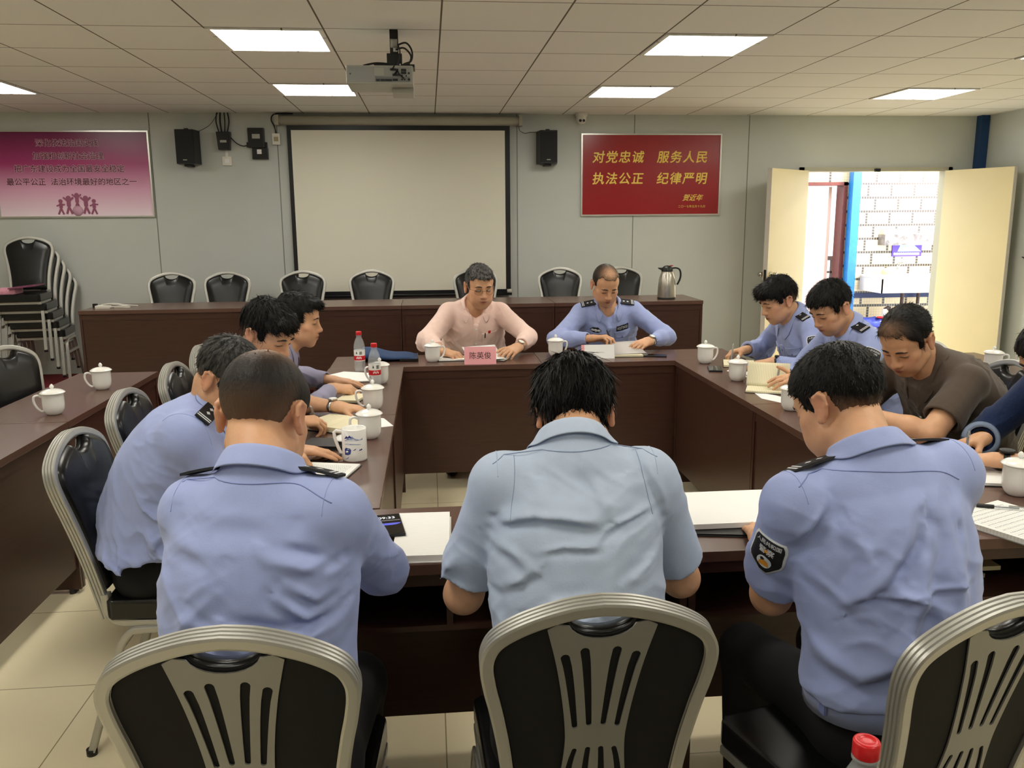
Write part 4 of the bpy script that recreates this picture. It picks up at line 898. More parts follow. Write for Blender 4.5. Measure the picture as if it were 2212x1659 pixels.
    if N:
        fn = np.cross(Vh[Q[:, 2]]-Vh[Q[:, 0]], Vh[Q[:, 3]]-Vh[Q[:, 1]]); fn /= np.maximum(np.linalg.norm(fn, axis=1), 1e-12)[:, None]; cen = Vh[Q].mean(1)
        out = np.einsum('ij,ij->i', fn, cen-P(0, -.01, .02)) > .02; ids = rng.choice(np.nonzero(out)[0], N); B = MB(); vs = []; fs = []; cs = []
        Kp = P(*hr.get('crown', (0, -.06, .115))); down = -HR[:, 2]
        for i in ids:
            p = cen[i]; nn = fn[i]; d = p-Kp; d = d+HR[:, 1]*hr.get('fwd', .0)+down*hr.get('drop', .02); d = d-nn*(d@nn); d = nrm(nrm(d)+rng.normal(0, hr.get('jit', .22), 3)); lf = hr.get('liftn', .35)
            l = Ls*rng.uniform(.6, 1.2); sd = nrm(np.cross(nn, d))*.0011; a_ = p-nn*.001; b_ = a_+(d+nn*lf)*l*.55; c_ = b_+(d*1.05+nn*(lf*.3)-nn*hr.get('bend', .15))*l*.45; k0 = len(vs)
            vs += [a_-sd, a_+sd, b_+sd*.8, b_-sd*.8, c_+sd*.15, c_-sd*.15]; fs += [(k0, k0+1, k0+2, k0+3), (k0+3, k0+2, k0+4, k0+5)]; cs += [col[Q[i, 0]]]*6
        sm_ = np_mesh('hair_strands', np.array(vs), np.array(fs), MATS['hair'], ho, np.array(cs), o.off)
    bw = MB()
    for a in (-1, 1): bw.tube([P(a*x, y, z) for x, y, z in ((.013, .0965, .0200), (.023, .0962, .0228), (.036, .0915, .0222), (.049, .0805, .0160))], [.002, .0036, .0032, .0012], 7)
    b = bw.build('eyebrow', mat('eyebrow hair', (30, 24, 22), .7), ho); b.data.transform(Matrix.Translation(Vector(-o.off)))
    o.hair = ho
def collar(o, st):
    r, f, u = o.r, o.f, o.u; fm = nrm(u*.93+f*.36); ax = fm; fx = nrm(np.cross(r, ax)*-1 if np.cross(r, ax)@f < 0 else np.cross(r, ax)); c = o.neck0+u*st.get('cz', .012)+f*.006
    gap = st.get('gap', .30); n = 41; rows = []; hsd = st.get('stand', .034); V = []
    for i in range(n):
        ph = -math.pi+gap+(2*math.pi-2*gap)*i/(n-1); w_ = abs(ph)/math.pi; d = r*math.sin(ph)-fx*math.cos(ph); el = 1.0
        fr = max(0, (w_-.55)/.45); hh = hsd*(1-.45*fr); fall = .046+.026*fr**2; tipd = fr**3
        ra, rb = .067+st.get('cr', 0), .067+st.get('cr', 0); rad = np.linalg.norm([ra*math.sin(ph), rb*(1+.36*max(0, -math.cos(ph)))*math.cos(ph)])
        prof = [(rad+.004, -.012), (rad-.001, hh*.6), (rad, hh), (rad+.006, hh+.003), (rad+.012, hh-fall*.35), (rad+.020+.012*fr, hh-fall)]
        for q, (R_, z_) in enumerate(prof): V.append(c+d*R_+ax*(z_-.028*fr)+(-r*np.sign(ph)*0+fx*.012*tipd*(q > 2)+fx*.010*(w_ > .5)*(w_-.5)*2))
    m = 6; Q = [(i*m+j, i*m+j+1, (i+1)*m+j+1, (i+1)*m+j) for i in range(n-1) for j in range(m-1)]
    V = np.array(V)
    for i in range(n):           # keep the falling edge on top of the cloth
        for j in (2, 3, 4, 5):
            p = V[i*m+j]; loc, nn, ix, dist = o.bv.find_nearest(Vector(p), .06); nd = (0, 0, .0015, .006, .006, .004)[j]
            if loc is not None:
                s_ = (Vector(p)-loc).dot(nn)
                if s_ < nd: V[i*m+j] = np.array(loc)+np.array(nn)*nd
    ob = np_mesh('collar', V, np.array(Q), st['mat'], o.shirt, None, o.off); md = ob.modifiers.new('s', 'SOLIDIFY'); md.thickness = .0028; md.offset = 0; sb = ob.modifiers.new('b', 'SUBSURF'); sb.levels = sb.render_levels = 1
# ---- things sewn onto cloth: flat meshes laid on the shirt by rays
def lay(o, me, name, m, c, n, up, off=.0015, parent=None, reach=.12, smooth=True, bv=None):
    n = nrm(n); U = nrm(np.cross(up, n)); Vv = np.cross(n, U); last = None; bv = bv or o.bv
    if smooth and len(me.vertices):
        bm = bmesh.new(); bm.from_mesh(me)
        for _ in range(2):
            es = [e for e in bm.edges if e.calc_length() > .02]
            if es: bmesh.ops.subdivide_edges(bm, edges=es, cuts=1)
        bm.to_mesh(me); bm.free()
    for v in me.vertices:
        p = c+U*v.co.x+Vv*v.co.y; hit = bv.ray_cast(Vector(p+n*reach), Vector(-n), reach*2.2)
        if hit[0] is None: q = Vector(p+n*(last if last is not None else 0))
        else: q = hit[0]; last = (np.array(q)-p)@n
        v.co = q+Vector(n)*(off+v.co.z)-Vector(o.off)
    me.update(); return link(name, me, m, parent or o.shirt)
def gridmesh(poly_w, h, nx=8, ny=10, th=.0015):
    """a sheet of height h whose half width at v (0..1) is poly_w(v); closed skirt"""
    b = MB(); V = []
    for z in (th, -th):
        for j in range(ny+1):
            for i in range(nx+1): V.append(((2*i/nx-1)*poly_w(j/ny), h*(j/ny-.5), z))
    q = lambda i, j, k: k*(nx+1)*(ny+1)+j*(nx+1)+i; Fc = []
    for j in range(ny):
        for i in range(nx): Fc += [(q(i, j, 0), q(i+1, j, 0), q(i+1, j+1, 0), q(i, j+1, 0)), (q(i, j, 1), q(i, j+1, 1), q(i+1, j+1, 1), q(i+1, j, 1))]
    for j in range(ny): Fc += [(q(0, j, 0), q(0, j+1, 0), q(0, j+1, 1), q(0, j, 1)), (q(nx, j, 0), q(nx, j, 1), q(nx, j+1, 1), q(nx, j+1, 0))]
    for i in range(nx): Fc += [(q(i, 0, 0), q(i, 0, 1), q(i+1, 0, 1), q(i+1, 0, 0)), (q(i, ny, 0), q(i+1, ny, 0), q(i+1, ny, 1), q(i, ny, 1))]
    b.add(V, Fc, True); return b.mesh('sheet')
def rect(w_, h, **k): return gridmesh(lambda v: w_/2, h, **k)
def textmesh(body, size, spacing=1, th=.0004):
    c = bpy.data.curves.new('t', 'FONT'); c.body = body; c.size = size; c.extrude = th; c.align_x = 'CENTER'; c.align_y = 'CENTER'; c.resolution_u = 2; c.space_character = spacing
    ob = bpy.data.objects.new('t', c); COL.objects.link(ob); me = bpy.data.meshes.new_from_object(ob.evaluated_get(bpy.context.evaluated_depsgraph_get())); bpy.data.objects.remove(ob); bpy.data.curves.remove(c); me.materials.clear(); return me
def seam(o, pts, n, r=.0011, m=None, name='seam', off=.0004):
    """thin stitched line: pts in world, projected along -n"""
    n = nrm(n); out = []
    for p in catmull([Vector(p) for p in pts], 8):
        hit = o.bv.ray_cast(p+Vector(n)*.15, Vector(-n), .9)
        if hit[0] is not None: out.append(hit[0]+Vector(n)*off-Vector(o.off))
    if len(out) > 2: return MB().tube(out, r, 5).build(name, m or o.sp['shirt'].get('seam', o.sp['shirt']['mat']), o.shirt)
# ------------------------------------------------------------------ people
m_police = mat('police blue cloth', (156, 169, 216), .75, spec=.25, bump=.04, bscale=260, var=.03, vscale=30, sheen=.15)
m_seamp = mat('police blue seam', (122, 134, 186), .8)
m_pale = mat('pale blue cotton', (180, 195, 219), .75, spec=.25, bump=.05, bscale=240, var=.03, vscale=30, sheen=.15)
m_seamw = mat('pale blue seam', (138, 154, 186), .8)
m_pinks = mat('pink shirt cloth', (243, 212, 200), .75, spec=.25, bump=.04, bscale=260, var=.03, vscale=30, sheen=.15)
m_grey_s = mat('lavender grey striped cloth', (150, 148, 172), .75, spec=.25, bump=.04, bscale=260, var=.03, vscale=30)
m_brown = mat('brown pique polo', (84, 72, 62), .85, spec=.2, bump=.25, bscale=420, var=.04, vscale=60, sheen=.2)
m_denim = mat('dark blue denim shirt', (34, 50, 88), .85, spec=.2, bump=.25, bscale=300, var=.12, vscale=120, sheen=.2)
m_insig = mat('insignia black', (16, 17, 24), .7); m_silver = mat('insignia white thread', (214, 216, 220), .6); m_goldt = mat('gold thread', (224, 150, 44), .5)
m_btn = mat('blue button', (96, 106, 156), .4)
PEN = dict(curl=(.62, .72, .85, .95), thumb=(.75, .35, .55)); REST = dict(curl=(.35, .4, .45, .5)); FIST = dict(curl=(.75, .85, .9, .95), thumb=(.75, .35, .5)); FLAT = dict(curl=(.15, .18, .22, .28))
POL = dict(mat=m_police, seam=m_seamp)
def P_(**k): return k
def epaulette(o, side, marks=3, bars=2):
    c = o.J[side]*.60+(o.neck0-o.u*.02)*.40+o.u*.03; ax = nrm(o.J[side]-(o.neck0-o.u*.035)); lift = nrm(o.u-ax*(o.u@ax)); e = None
    hit = o.bv.ray_cast(Vector(c+lift*.1), Vector(-lift), .3)
    c0 = np.array(hit[0]) if hit[0] is not None else c
    b = MB(); L = .135; fw = np.cross(ax, lift)
    M = Matrix(((fw[0], ax[0], lift[0], 0), (fw[1], ax[1], lift[1], 0), (fw[2], ax[2], lift[2], 0), (0, 0, 0, 1))); c1 = c0-o.off+lift*.004; M = Matrix.Translation(Vector(c1)) @ M
    cv = lambda y: -.9*(y)**2
    rows = 10; V = []; hw = lambda y: .0245 if y > -.045 else .0245*max(.45, 1-(-.045-y)/.04)
    for k in range(rows+1):
        y = -L/2+L*k/rows
        for x, z in ((-1, 0), (-.96, .005), (.96, .005), (1, 0)): V.append(M @ Vector((x*hw(y), y, z+cv(y))))
    Fc = [(k*4+j, k*4+(j+1) % 4, (k+1)*4+(j+1) % 4, (k+1)*4+j) for k in range(rows) for j in range(4)]+[(0, 1, 2, 3), (rows*4+3, rows*4+2, rows*4+1, rows*4)]
    e = MB().add(V, Fc).build('epaulette', m_insig, o.shirt)
    pp = MB(); z1 = .0056
    for k in range(marks):
        y = -.028+.026*k; q = .0085; pp.add([M @ Vector((x, yy, z1+cv(yy))) for x, yy in ((0, y-q), (q*.8, y), (0, y+q), (-q*.8, y))], [(0, 1, 2, 3)])
    for k in range(bars):
        y = .050+.009*k; pp.add([M @ Vector((x, yy, z1+cv(yy)+.0003)) for x, yy in ((-.022, y-.0022), (.022, y-.0022), (.022, y+.0022), (-.022, y+.0022))], [(0, 1, 2, 3)])
    pp.build('rank_marks', m_silver, e); return e
def arm_patch(o, side, frac=.42):
    ad = nrm(o.E[side]-o.J[side]); c = o.J[side]+(o.E[side]-o.J[side])*frac; rr = o.r*side; n = nrm(rr-ad*(rr@ad)+np.array(o.sp.get('patchn', (0, 0, 0)))); up = -ad
    sh = lambda v: .040*min(1, .25+v*2.2)*(1 if v < .86 else 1-(v-.86)*1.2)
    p = lay(o, gridmesh(lambda v: sh(v)*1.0, .098), 'arm_patch', m_silver, c, n, up, .0012)
    lay(o, gridmesh(lambda v: sh(v)*.9, .089), 'patch_field', m_insig, c, n, up, .0022, p)
    lay(o, textmesh('人民共和国', .0125, .9), 'patch_lettering', m_silver, c+up*.034, n, up, .0042, p); lay(o, textmesh('警 察', .0185, .8), 'patch_lettering', m_silver, c+up*.013, n, up, .0042, p)
    b = MB(); b.lathe([(0, 0), (.0165, 0)], 24); lay(o, b.mesh('d'), 'patch_disc', m_silver, c-up*.017, n, up, .0043, p, smooth=False)
    b = MB(); b.add([(-.012, -.010, 0), (.012, -.010, 0), (.009, .002, 0), (0, .007, 0), (-.009, .002, 0)], [(0, 1, 2, 3, 4)]); lay(o, b.mesh('d'), 'patch_emblem', m_goldt, c-up*.017, n, up, .0052, p)
    st = [(math.sin(k*math.pi/5)*(.0075 if k % 2 == 0 else .003), math.cos(k*math.pi/5)*(.0075 if k % 2 == 0 else .003), 0) for k in range(10)]
    b = MB(); b.add(st, [tuple(range(10))[::-1]]); lay(o, b.mesh('d'), 'patch_star', m_goldt, c+up*.013, n, up, .0046, p)
def chest(o, number=None, wings=True):
    n = nrm(o.f+o.u*.1); c = o.Sh-o.u*.13; st_z = .065
    def at(x, z): return c-o.r*x+o.u*(z+st_z)+o.f*.12
    for sx in (-1, 1):
        lay(o, rect(.105, .115), 'pocket', o.sp['shirt']['mat'], at(sx*.088, -.055), n, o.u, .0012); fl = lay(o, gridmesh(lambda v: .054*(1 if v > .5 else 1-.25*(.5-v)*2), .045), 'pocket_flap', o.sp['shirt']['mat'], at(sx*.088, -.018), n, o.u, .0035)
        lay(o, MB().lathe([(0, .002), (.005, .0015), (.0058, 0)], 12).mesh('d'), 'button', m_btn, at(sx*.088, -.033), n, o.u, .0058, fl, smooth=False)
    if number:
        b = lay(o, rect(.082, .034), 'number_badge', m_insig, at(.088, .028), n, o.u, .0016); lay(o, textmesh(number, .0245, .98), 'badge_number', m_silver, at(.088, .028), n, o.u, .004, b)
    if wings:
        b = lay(o, gridmesh(lambda v: .036*(1-abs(v-.5)*1.1), .036), 'chest_emblem', m_insig, at(-.088, .022), n, o.u, .0016)
        for s_, w_ in ((0, .009), (-1, .012), (1, .012)): lay(o, gridmesh(lambda v: w_*(1-abs(v-.5)*.9), .018 if s_ == 0 else .012), 'emblem_mark', m_silver, at(-.088+s_*.018, .022), n, o.u, .0042, b)
def placket(o, z0=-.05, z1=-.46, buttons=5, w_=.032):
    n = nrm(o.f+o.u*.1); h_ = z0-z1; c = o.Sh+o.u*(z0+z1)/2+o.f*.1
    pk = lay(o, rect(w_, h_, nx=2, ny=20), 'placket', o.sp['shirt']['mat'], c, n, o.u, .0012)
    for k in range(buttons):
        z = z0-.03-(h_-.05)*k/max(1, buttons-1); lay(o, MB().lathe([(0, .002), (.005, .0015), (.0058, 0)], 12).mesh('d'), 'button', o.sp.get('btn', m_btn), o.Sh+o.u*z+o.f*.1, n, o.u, .003, pk, smooth=False)
def watch(o, side, strap, face, frac=.90, r=.031, black=False):
    d = nrm(o.Wr[side]-o.E[side]); c = o.E[side]+(o.Wr[side]-o.E[side])*frac; n = nrm(-np.array(o.sp['hand'][side][2], float)); n = nrm(n-d*(n@d)); x = np.cross(d, n); b = MB()
    b.sweep([c+(x*math.cos(a)*r*1.08+n*math.sin(a)*r*.86)-o.off for a in np.linspace(0, 2*math.pi, 33)], [(-.0015, -.009), (.0015, -.009), (.0015, .009), (-.0015, .009)], Vector(d)); s_ = b.build('wristwatch_strap', strap, o.root, fix=False)
    p = c+n*(r*.86)-o.off; k = MB(); k.cyl(p, p+n*.009, .019 if not black else .023, n=24); k.build('watch_case', strap, s_); MB().cyl(p+n*.009, p+n*.0098, .0155, n=24).build('watch_dial', face, s_)
def yoke(o, pts):
    seam(o, [(o.Sh[0]+x, o.Sh[1]-.3, o.Sh[2]+z) for x, z in pts], (0, -1, 0), .0012, name='yoke_seam')
def armseam(o, side):
    c = o.J[side]-o.r*side*.004; pts = []
    for a in np.linspace(-1.0, 1.5, 12): pts.append(a)
    out = []
    for a in pts:
        d = o.u*math.cos(a)-o.f*math.sin(a); hit = o.bv.ray_cast(Vector(c+d*.2+o.r*side*.012), Vector(-d), .3)
        if hit[0] is not None: out.append(hit[0]+Vector(d)*.0003-Vector(o.off))
    if len(out) > 3: MB().tube(catmull(out, 4), .0009, 5).build('armhole_seam', o.sp['shirt']['mat'], o.shirt)
D_ = (0, 0, -1)
PEOPLE = {}
def person(key, **sp): PEOPLE[key] = build_person(sp); return PEOPLE[key]
# --- back to the camera
def P8():
    o = person('P8', label='person in pale blue short sleeves seen from behind, head bent', hip=(.278, 1.545, .57), face=(.03, 1), sh=(.286, 1.665, 1.045), shr=(1, -.02, .0), shw=.152, w=1.03, tw=.90, slouch=.05,
      head=(.318, 1.85, 1.15), hf=(.03, .76, -.65), hs=1.02, seed=3, hand={1: ((.46, 1.98, .80), (-.45, .8, -.05), D_, (.55, -.1, -1), FLAT), -1: ((.115, 1.98, .80), (.5, .8, -.05), D_, (-.4, -.3, -1), FLAT)},
      foot={1: (.42, 1.86, 0), -1: (.14, 1.86, 0)}, shirt=dict(mat=m_pale, seam=m_seamw, sleeve='short', slen=.80, wr=.0075, off=.012, hem=.08,
      creases=(([(-.15, -.035), (-.10, -.025), (-.05, -.023), (.03, -.033)], .012, .010), ([(-.175, -.085), (-.14, -.095), (-.11, -.117)], .011, .010), ([(-.10, -.088), (-.047, -.073), (.03, -.076)], .006, .006),
        ([(-.165, -.165), (-.135, -.144), (-.10, -.12)], .011, .009), ([(-.11, -.19), (-.066, -.174), (0, -.16)], .009, .008), ([(.01, -.075), (.037, -.05), (.065, -.037), (.15, -.022)], .007, .006), ([(-.175, -.062), (-.15, -.045), (-.11, -.025)], .009, .008), ([(.01, .055), (.049, -.02)], .006, .010), ([(.13, .07), (.163, 0), (.175, -.04)], .006, .008), ([(.16, -.1), (.06, -.15)], .006, .009), ([(-.05, .03), (.0, .02), (.05, .03)], -.006, .02))),
      hair=dict(fade=0, sf=.85, th=.016, amp=.007, strands=6000, slen=.036, liftn=.05, bend=.12, drop=.08, jit=.10, nape=-.085, front=.05, tf=9, jag=.012, crown=(.01, -.045, .125)))
    yoke(o, [(-.17, .055), (-.12, .075), (-.011, .082), (.10, .082), (.165, .06)]); [armseam(o, a) for a in (1, -1)]
    for s_ in (-1, 1): seam(o, [(o.Sh[0]+s_*.125, 1.2, o.Sh[2]+.07), (o.Sh[0]+s_*.13, 1.2, o.Sh[2]+.02), (o.Sh[0]+s_*.142, 1.2, o.Sh[2]-.04)], (0, -1, 0), .0007, name='back_pleat')
def P9():
    o = person('P9', label='person with balding crop in blue police shirt seen from behind', hip=(-.33, 1.50, .57), face=(.16, .98), sh=(-.322, 1.55, 1.045), shr=(.95, -.26, .0), shw=.138, w=1.0, tw=.95, slouch=.035,
      head=(-.335, 1.685, 1.203), hf=(.22, .88, -.42), hs=1.04, seed=5, hand={1: ((-.155, 1.96, .80), (-.2, .95, -.05), D_, (.75, -.4, -1), REST), -1: ((-.37, 1.93, .80), (.3, .9, -.05), D_, (-.3, .0, -1), FLAT)},
      foot={1: (-.22, 1.86, 0), -1: (-.46, 1.86, 0)}, scalp=.6, shirt=dict(POL, sleeve='long', wr=.006, off=.012, cuff={1: .93, -1: .9}, blouse=.0, cz=.018, hem=.13,
      creases=(([(.04, -.018), (.09, -.034), (.14, -.053)], -.012, .010), ([(.05, -.10), (.097, -.142), (.135, -.131)], .009, .009), ([(-.03, -.135), (.043, -.152), (.096, -.155), (.145, -.142)], -.011, .010), ([(.09, -.058), (.14, -.046)], .008, .008), ([(.066, -.08), (.113, -.111), (.14, -.099)], .009, .009), ([(-.15, -.02), (-.06, -.03)], .005, .012), ([(-.15, -.2), (0, -.22), (.14, -.19)], .008, .012), ([(-.12, .03), (.05, .025)], .004, .014))),
      hair=dict(th=.004, amp=.0012, strands=3200, slen=.006, liftn=.15, nape=-.066, front=.035, fy=.07, jag=.006, fadew=.11, fade=.4, col=(34, 31, 29), thin=((0, .0, .125), (.05, .065, .03), .75), crown=(0, -.03, .12)))
    yoke(o, [(-.145, .06), (-.10, .075), (0, .078), (.073, .072), (.14, .045)]); [armseam(o, a) for a in (1, -1)]; [epaulette(o, a) for a in (1, -1)]
def P7():
    o = person('P7', label='person with arm patch on short police sleeve, seen from behind', hip=(.955, 1.55, .55), face=(-.18, .98), sh=(.90, 1.60, 1.03), shr=(1, .10, .0), shw=.178, w=1.08, tw=1.0, slouch=.04,
      head=(.892, 1.745, 1.18), hf=(-.36, .80, -.48), hs=1.04, seed=8, hand={1: ((1.03, 1.98, .80), (-.4, .9, -.05), D_, (.5, -.4, -1), FLAT), -1: ((.815, 1.945, .79), (.25, .9, -.05), D_, (-.14, -.2, -1), FLAT)},
      foot={1: (1.06, 1.88, 0), -1: (.78, 1.88, 0)}, patchn=(-.2, -.75, 0), shirt=dict(POL, sleeve='short', slen=.80, wr=.0065, off=.013, blouse=.02, hem=.10,
      creases=(([(.03, -.02), (.008, -.069), (-.047, -.138), (-.10, -.19)], -.013, .014), ([(-.10, -.04), (-.085, -.097), (-.115, -.19)], .009, .012), ([(-.11, -.163), (.044, -.147), (.15, -.145)], .006, .006), ([(-.195, -.08), (-.169, -.029), (-.145, .005)], .010, .009), ([(.12, -.01), (.134, -.10)], .006, .010), ([(-.20, -.26), (-.142, -.301), (-.097, -.322), (-.046, -.292), (-.004, -.207), (.03, -.06)], .016, .018), ([(.06, -.30), (.10, -.20), (.11, -.08)], .010, .016), ([(-.18, -.13), (-.09, -.20)], .008, .010))),
      hair=dict(th=.009, amp=.0025, strands=4200, slen=.010, liftn=.4, nape=-.060, front=.05, jag=.008, burnz=-.035))
    yoke(o, [(-.19, .03), (-.15, .05), (-.03, .06), (.095, .052), (.15, .03)]); [armseam(o, a) for a in (1, -1)]; [epaulette(o, a) for a in (1, -1)]; arm_patch(o, -1)
    # elastic waistband
    wbm = MB(); r, f, u = o.r0, o.f0, o.u0; c = o.pts[0]+u*.09
    wbm.sweep([c+r*math.cos(a)*.192+f*math.sin(a)*.143-o.off for a in np.linspace(0, 2*math.pi, 49)], [(-.004, -.036), (.003, -.036), (.004, 0), (.003, .036), (-.004, .036)], Vector(u)); wb_ = wbm.build('waistband', m_police, o.shirt, fix=False)
    tb = MB(); tb.box(-.012, .012, -.003, .003, -.02, .02); t_ = tb.build('waist_tab', m_seamp, wb_); t_.matrix_local = Matrix.Translation(Vector(c-r*.192-f*.03-o.off)) @ Matrix.Rotation(math.pi/2, 4, 'Z')
    MB().lathe([(0, .003), (.006, .002), (.007, 0)], 12).build('trouser_stud', m_chrome, o.root, loc=tuple(c-u*.055-f*.150-r*.05-o.off), rot=(math.pi/2, 0, 0))
# --- left side
def P10():
    o = person('P10', label='person in police shirt leaning beside the balding one, head half hidden', hip=(-.86, 2.62, .56), face=(1, -.02), sh=(-.70, 2.60, .965), shr=(-.08, -1, 0), shw=.165, w=1.1, slouch=.10,
      head=(-.615, 2.58, 1.12), hf=(.72, -.22, -.62), seed=11, hand={1: ((-.505, 2.72, .835), (.8, .6, -.25), D_, (-.4, -1, -.7), FIST), -1: ((-.50, 2.92, .80), (.9, -.1, -.05), D_, (-.5, 1, -.5), FLAT)},
      foot={1: (-.48, 2.5, 0), -1: (-.48, 2.74, 0)}, shirt=dict(POL, sleeve='long', wr=0.011, off=.015, blouse=.035, hem=.06, cuff={1: .8, -1: .85}),
      hair=dict(th=.011, amp=.003, strands=3600, slen=.016, liftn=.2, nape=-.058, front=.055, grey=.10, jag=.008))
    [armseam(o, a) for a in (1,)]; [epaulette(o, a, 3, 2) for a in (1, -1)]; chest(o, '033333', True); placket(o)
def P11():
    o = person('P11', label='person with thick black hair and silver watch writing at left table', hip=(-.87, 3.30, .56), face=(1, 0), sh=(-.74, 3.34, .995), shr=(0, -1, 0), shw=.165, slouch=.06,
      head=(-.63, 3.33, 1.155), hf=(.80, -.40, -.42), hs=1.03, seed=13, hand={1: ((-.53, 3.22, .825), (.85, .45, -.05), (0, .25, -1), (-.5, -1, -.5), PEN), -1: ((-.40, 3.57, .805), (.95, -.1, -.1), D_, (-.5, 1, -.5), REST)},
      foot={1: (-.5, 3.2, 0), -1: (-.5, 3.45, 0)}, shirt=dict(mat=m_pale, seam=m_seamw, sleeve='short', slen=.8, wr=.006),
      hair=dict(th=.017, amp=.006, strands=4000, slen=.026, liftn=.12, bend=.2, fwd=.05, nape=-.045, front=.052, jag=.01, lumps=(((0, .075, .085), (.05, .025, .022)),)))
    watch(o, -1, m_steel, m_paper, .9)
def P12():
    o = person('P12', label='person in lavender-grey long sleeves looking ahead over left table', hip=(-.88, 3.88, .56), face=(1, .05), sh=(-.70, 3.90, .985), shr=(.04, -1, 0), shw=.165, slouch=.05,
      head=(-.605, 3.93, 1.135), hf=(.98, -.03, -.12), hs=1.0, seed=17, hand={1: ((-.47, 3.98, .805), (.95, .22, -.1), (0, .3, -1), (-.4, -1, -.4), FIST), -1: ((-.50, 4.22, .80), (.9, -.2, -.05), D_, (-.5, 1, -.5), FLAT)},
      foot={1: (-.5, 3.8, 0), -1: (-.5, 4.0, 0)}, shirt=dict(mat=m_grey_s, sleeve='long', wr=0.012, cuff={1: .9, -1: .9}),
      hair=dict(th=.014, amp=.005, strands=3000, slen=.022, liftn=.15, fwd=.08, nape=-.05, front=.06, lumps=(((0, .08, .085), (.05, .03, .025)),)))
# --- far side, facing the camera
def P1():
    o = person('P1', label='person in pink shirt and glasses behind the pink name card', hip=(.27, 5.68, .56), face=(.05, -1), sh=(.285, 5.50, .985), shr=(-1, -.05, 0), shw=.168, w=1.06, slouch=.05, belly=.02,
      head=(.315, 5.40, 1.165), hf=(.20, -.95, -.20), hs=1.12, seed=19, open=True, beard=.16, hand={1: ((.075, 5.06, .80), (.75, -.6, -.1), (.1, .1, -1), (-1, .2, -.4), FIST), -1: ((.525, 5.08, .815), (-.55, -.8, -.1), (-.4, .2, -.9), (1, .2, -.4), REST)},
      foot={1: (.1, 5.3, 0), -1: (.42, 5.3, 0)}, btn=m_paper, shirt=dict(mat=m_pinks, sleeve='long', wr=0.013, off=.014, open=True, gap=.5, cuff={1: .62, -1: .72}),
      hair=dict(th=.010, amp=.003, strands=3600, slen=.013, liftn=.35, grey=.24, nape=-.05, front=.062, fwd=.03))
    o2 = o; placket(o, .0)
    n = nrm(o.f+o.u*.1); c = o.Sh-o.u*.115+o.f*.12-o.r*.088
    pk = lay(o, rect(.10, .115), 'pocket', m_pinks, c, n, o.u, .0015)
    lay(o, rect(.016, .016), 'red_badge', mat('red enamel', (190, 30, 34), .35), c+o.u*.062-o.r*.0, n, o.u, .004, pk); lay(o, rect(.007, .035, nx=2, ny=4), 'pen_clip', m_black, c+o.u*.043+o.r*.028, n, o.u, .004, pk)
    # glasses
    H = lambda x, y, z: o.hc+o.HR @ (np.array((x, y, z))*o.hs)-o.off; g = MB(); wire = mat('thin gold wire', (120, 96, 60), .3, metal=.8)
    for a in (-1, 1):
        g.tube([H(a*.032+.021*math.cos(t), .106-abs(math.cos(t)+a*0)*.004+(-.006 if math.cos(t)*a > .5 else 0), -.004+.017*math.sin(t)) for t in np.linspace(0, 2*math.pi, 25)[:-1]], .0011, 6, closed=True)
        g.tube([H(a*.053, .100, .003), H(a*.070, .07, .004), H(a*.081, .0, .006), H(a*.082, -.025, -.006)], .0011, 6)
    g.tube([H(-.011, .108, 0), H(0, .112, .003), H(.011, .108, 0)], .0011, 6); gl = g.build('glasses', wire, o.root)
    for a in (-1, 1):
        e = MB(); e.lathe([(0, 0), (.0095, 0)], 16); q = e.build('eye_white', mat('eye white', (222, 214, 204), .3), o.root); E_ = Matrix(np.array(o.HR).tolist()).to_4x4()
        q.matrix_local = Matrix.Translation(Vector(H(a*.031, .0895, -.001))) @ E_ @ RX(-math.pi/2) @ Matrix.Diagonal((1, .32, 1, 1)); i_ = MB().lathe([(0, .0004), (.0045, .0004)], 14).build('iris', mat('dark iris', (26, 18, 15), .2), q)
    watch(o, -1, m_steel, m_paper, .88)
def P2():
    o = person('P2', label='person in police shirt with badge 027302 facing the viewer', hip=(1.19, 5.68, .56), face=(-.03, -1), sh=(1.16, 5.50, .975), shr=(-1, .03, 0), shw=.172, w=1.02, slouch=.05,
      head=(1.125, 5.40, 1.165), hf=(.10, -.86, -.48), hs=1.06, seed=23, scalp=.55, hand={1: ((1.0, 5.19, .845), (.85, -.35, .15), (.35, -.2, -.8), (-1, .1, -.4), PEN), -1: ((1.36, 5.16, .825), (-.75, -.6, -.1), (-.2, .3, -.9), (1, .2, -.4), REST)},
      foot={1: (1.05, 5.3, 0), -1: (1.33, 5.3, 0)}, shirt=dict(POL, sleeve='long', wr=0.012, off=.013, open=True, gap=.5, cuff={1: .9, -1: .88}),
      hair=dict(th=.004, amp=.001, strands=2600, slen=.006, liftn=.5, nape=-.05, front=.078, fy=.06, col=(36, 32, 30), thin=((0, .05, .11), (.05, .05, .05), .9)))
    [epaulette(o, a, 3, 2) for a in (1, -1)]; chest(o, '027302', True); placket(o, -.02); arm_patch(o, -1)
    n = nrm(o.f+o.u*.1); lay(o, MB().lathe([(0, .002), (.008, .001), (.009, 0)], 16).mesh('d'), 'red_badge', mat('red enamel', (190, 30, 34), .35), o.Sh-o.u*.075+o.f*.12-o.r*.08, n, o.u, .002, smooth=False); watch(o, -1, m_steel, m_paper, .93)
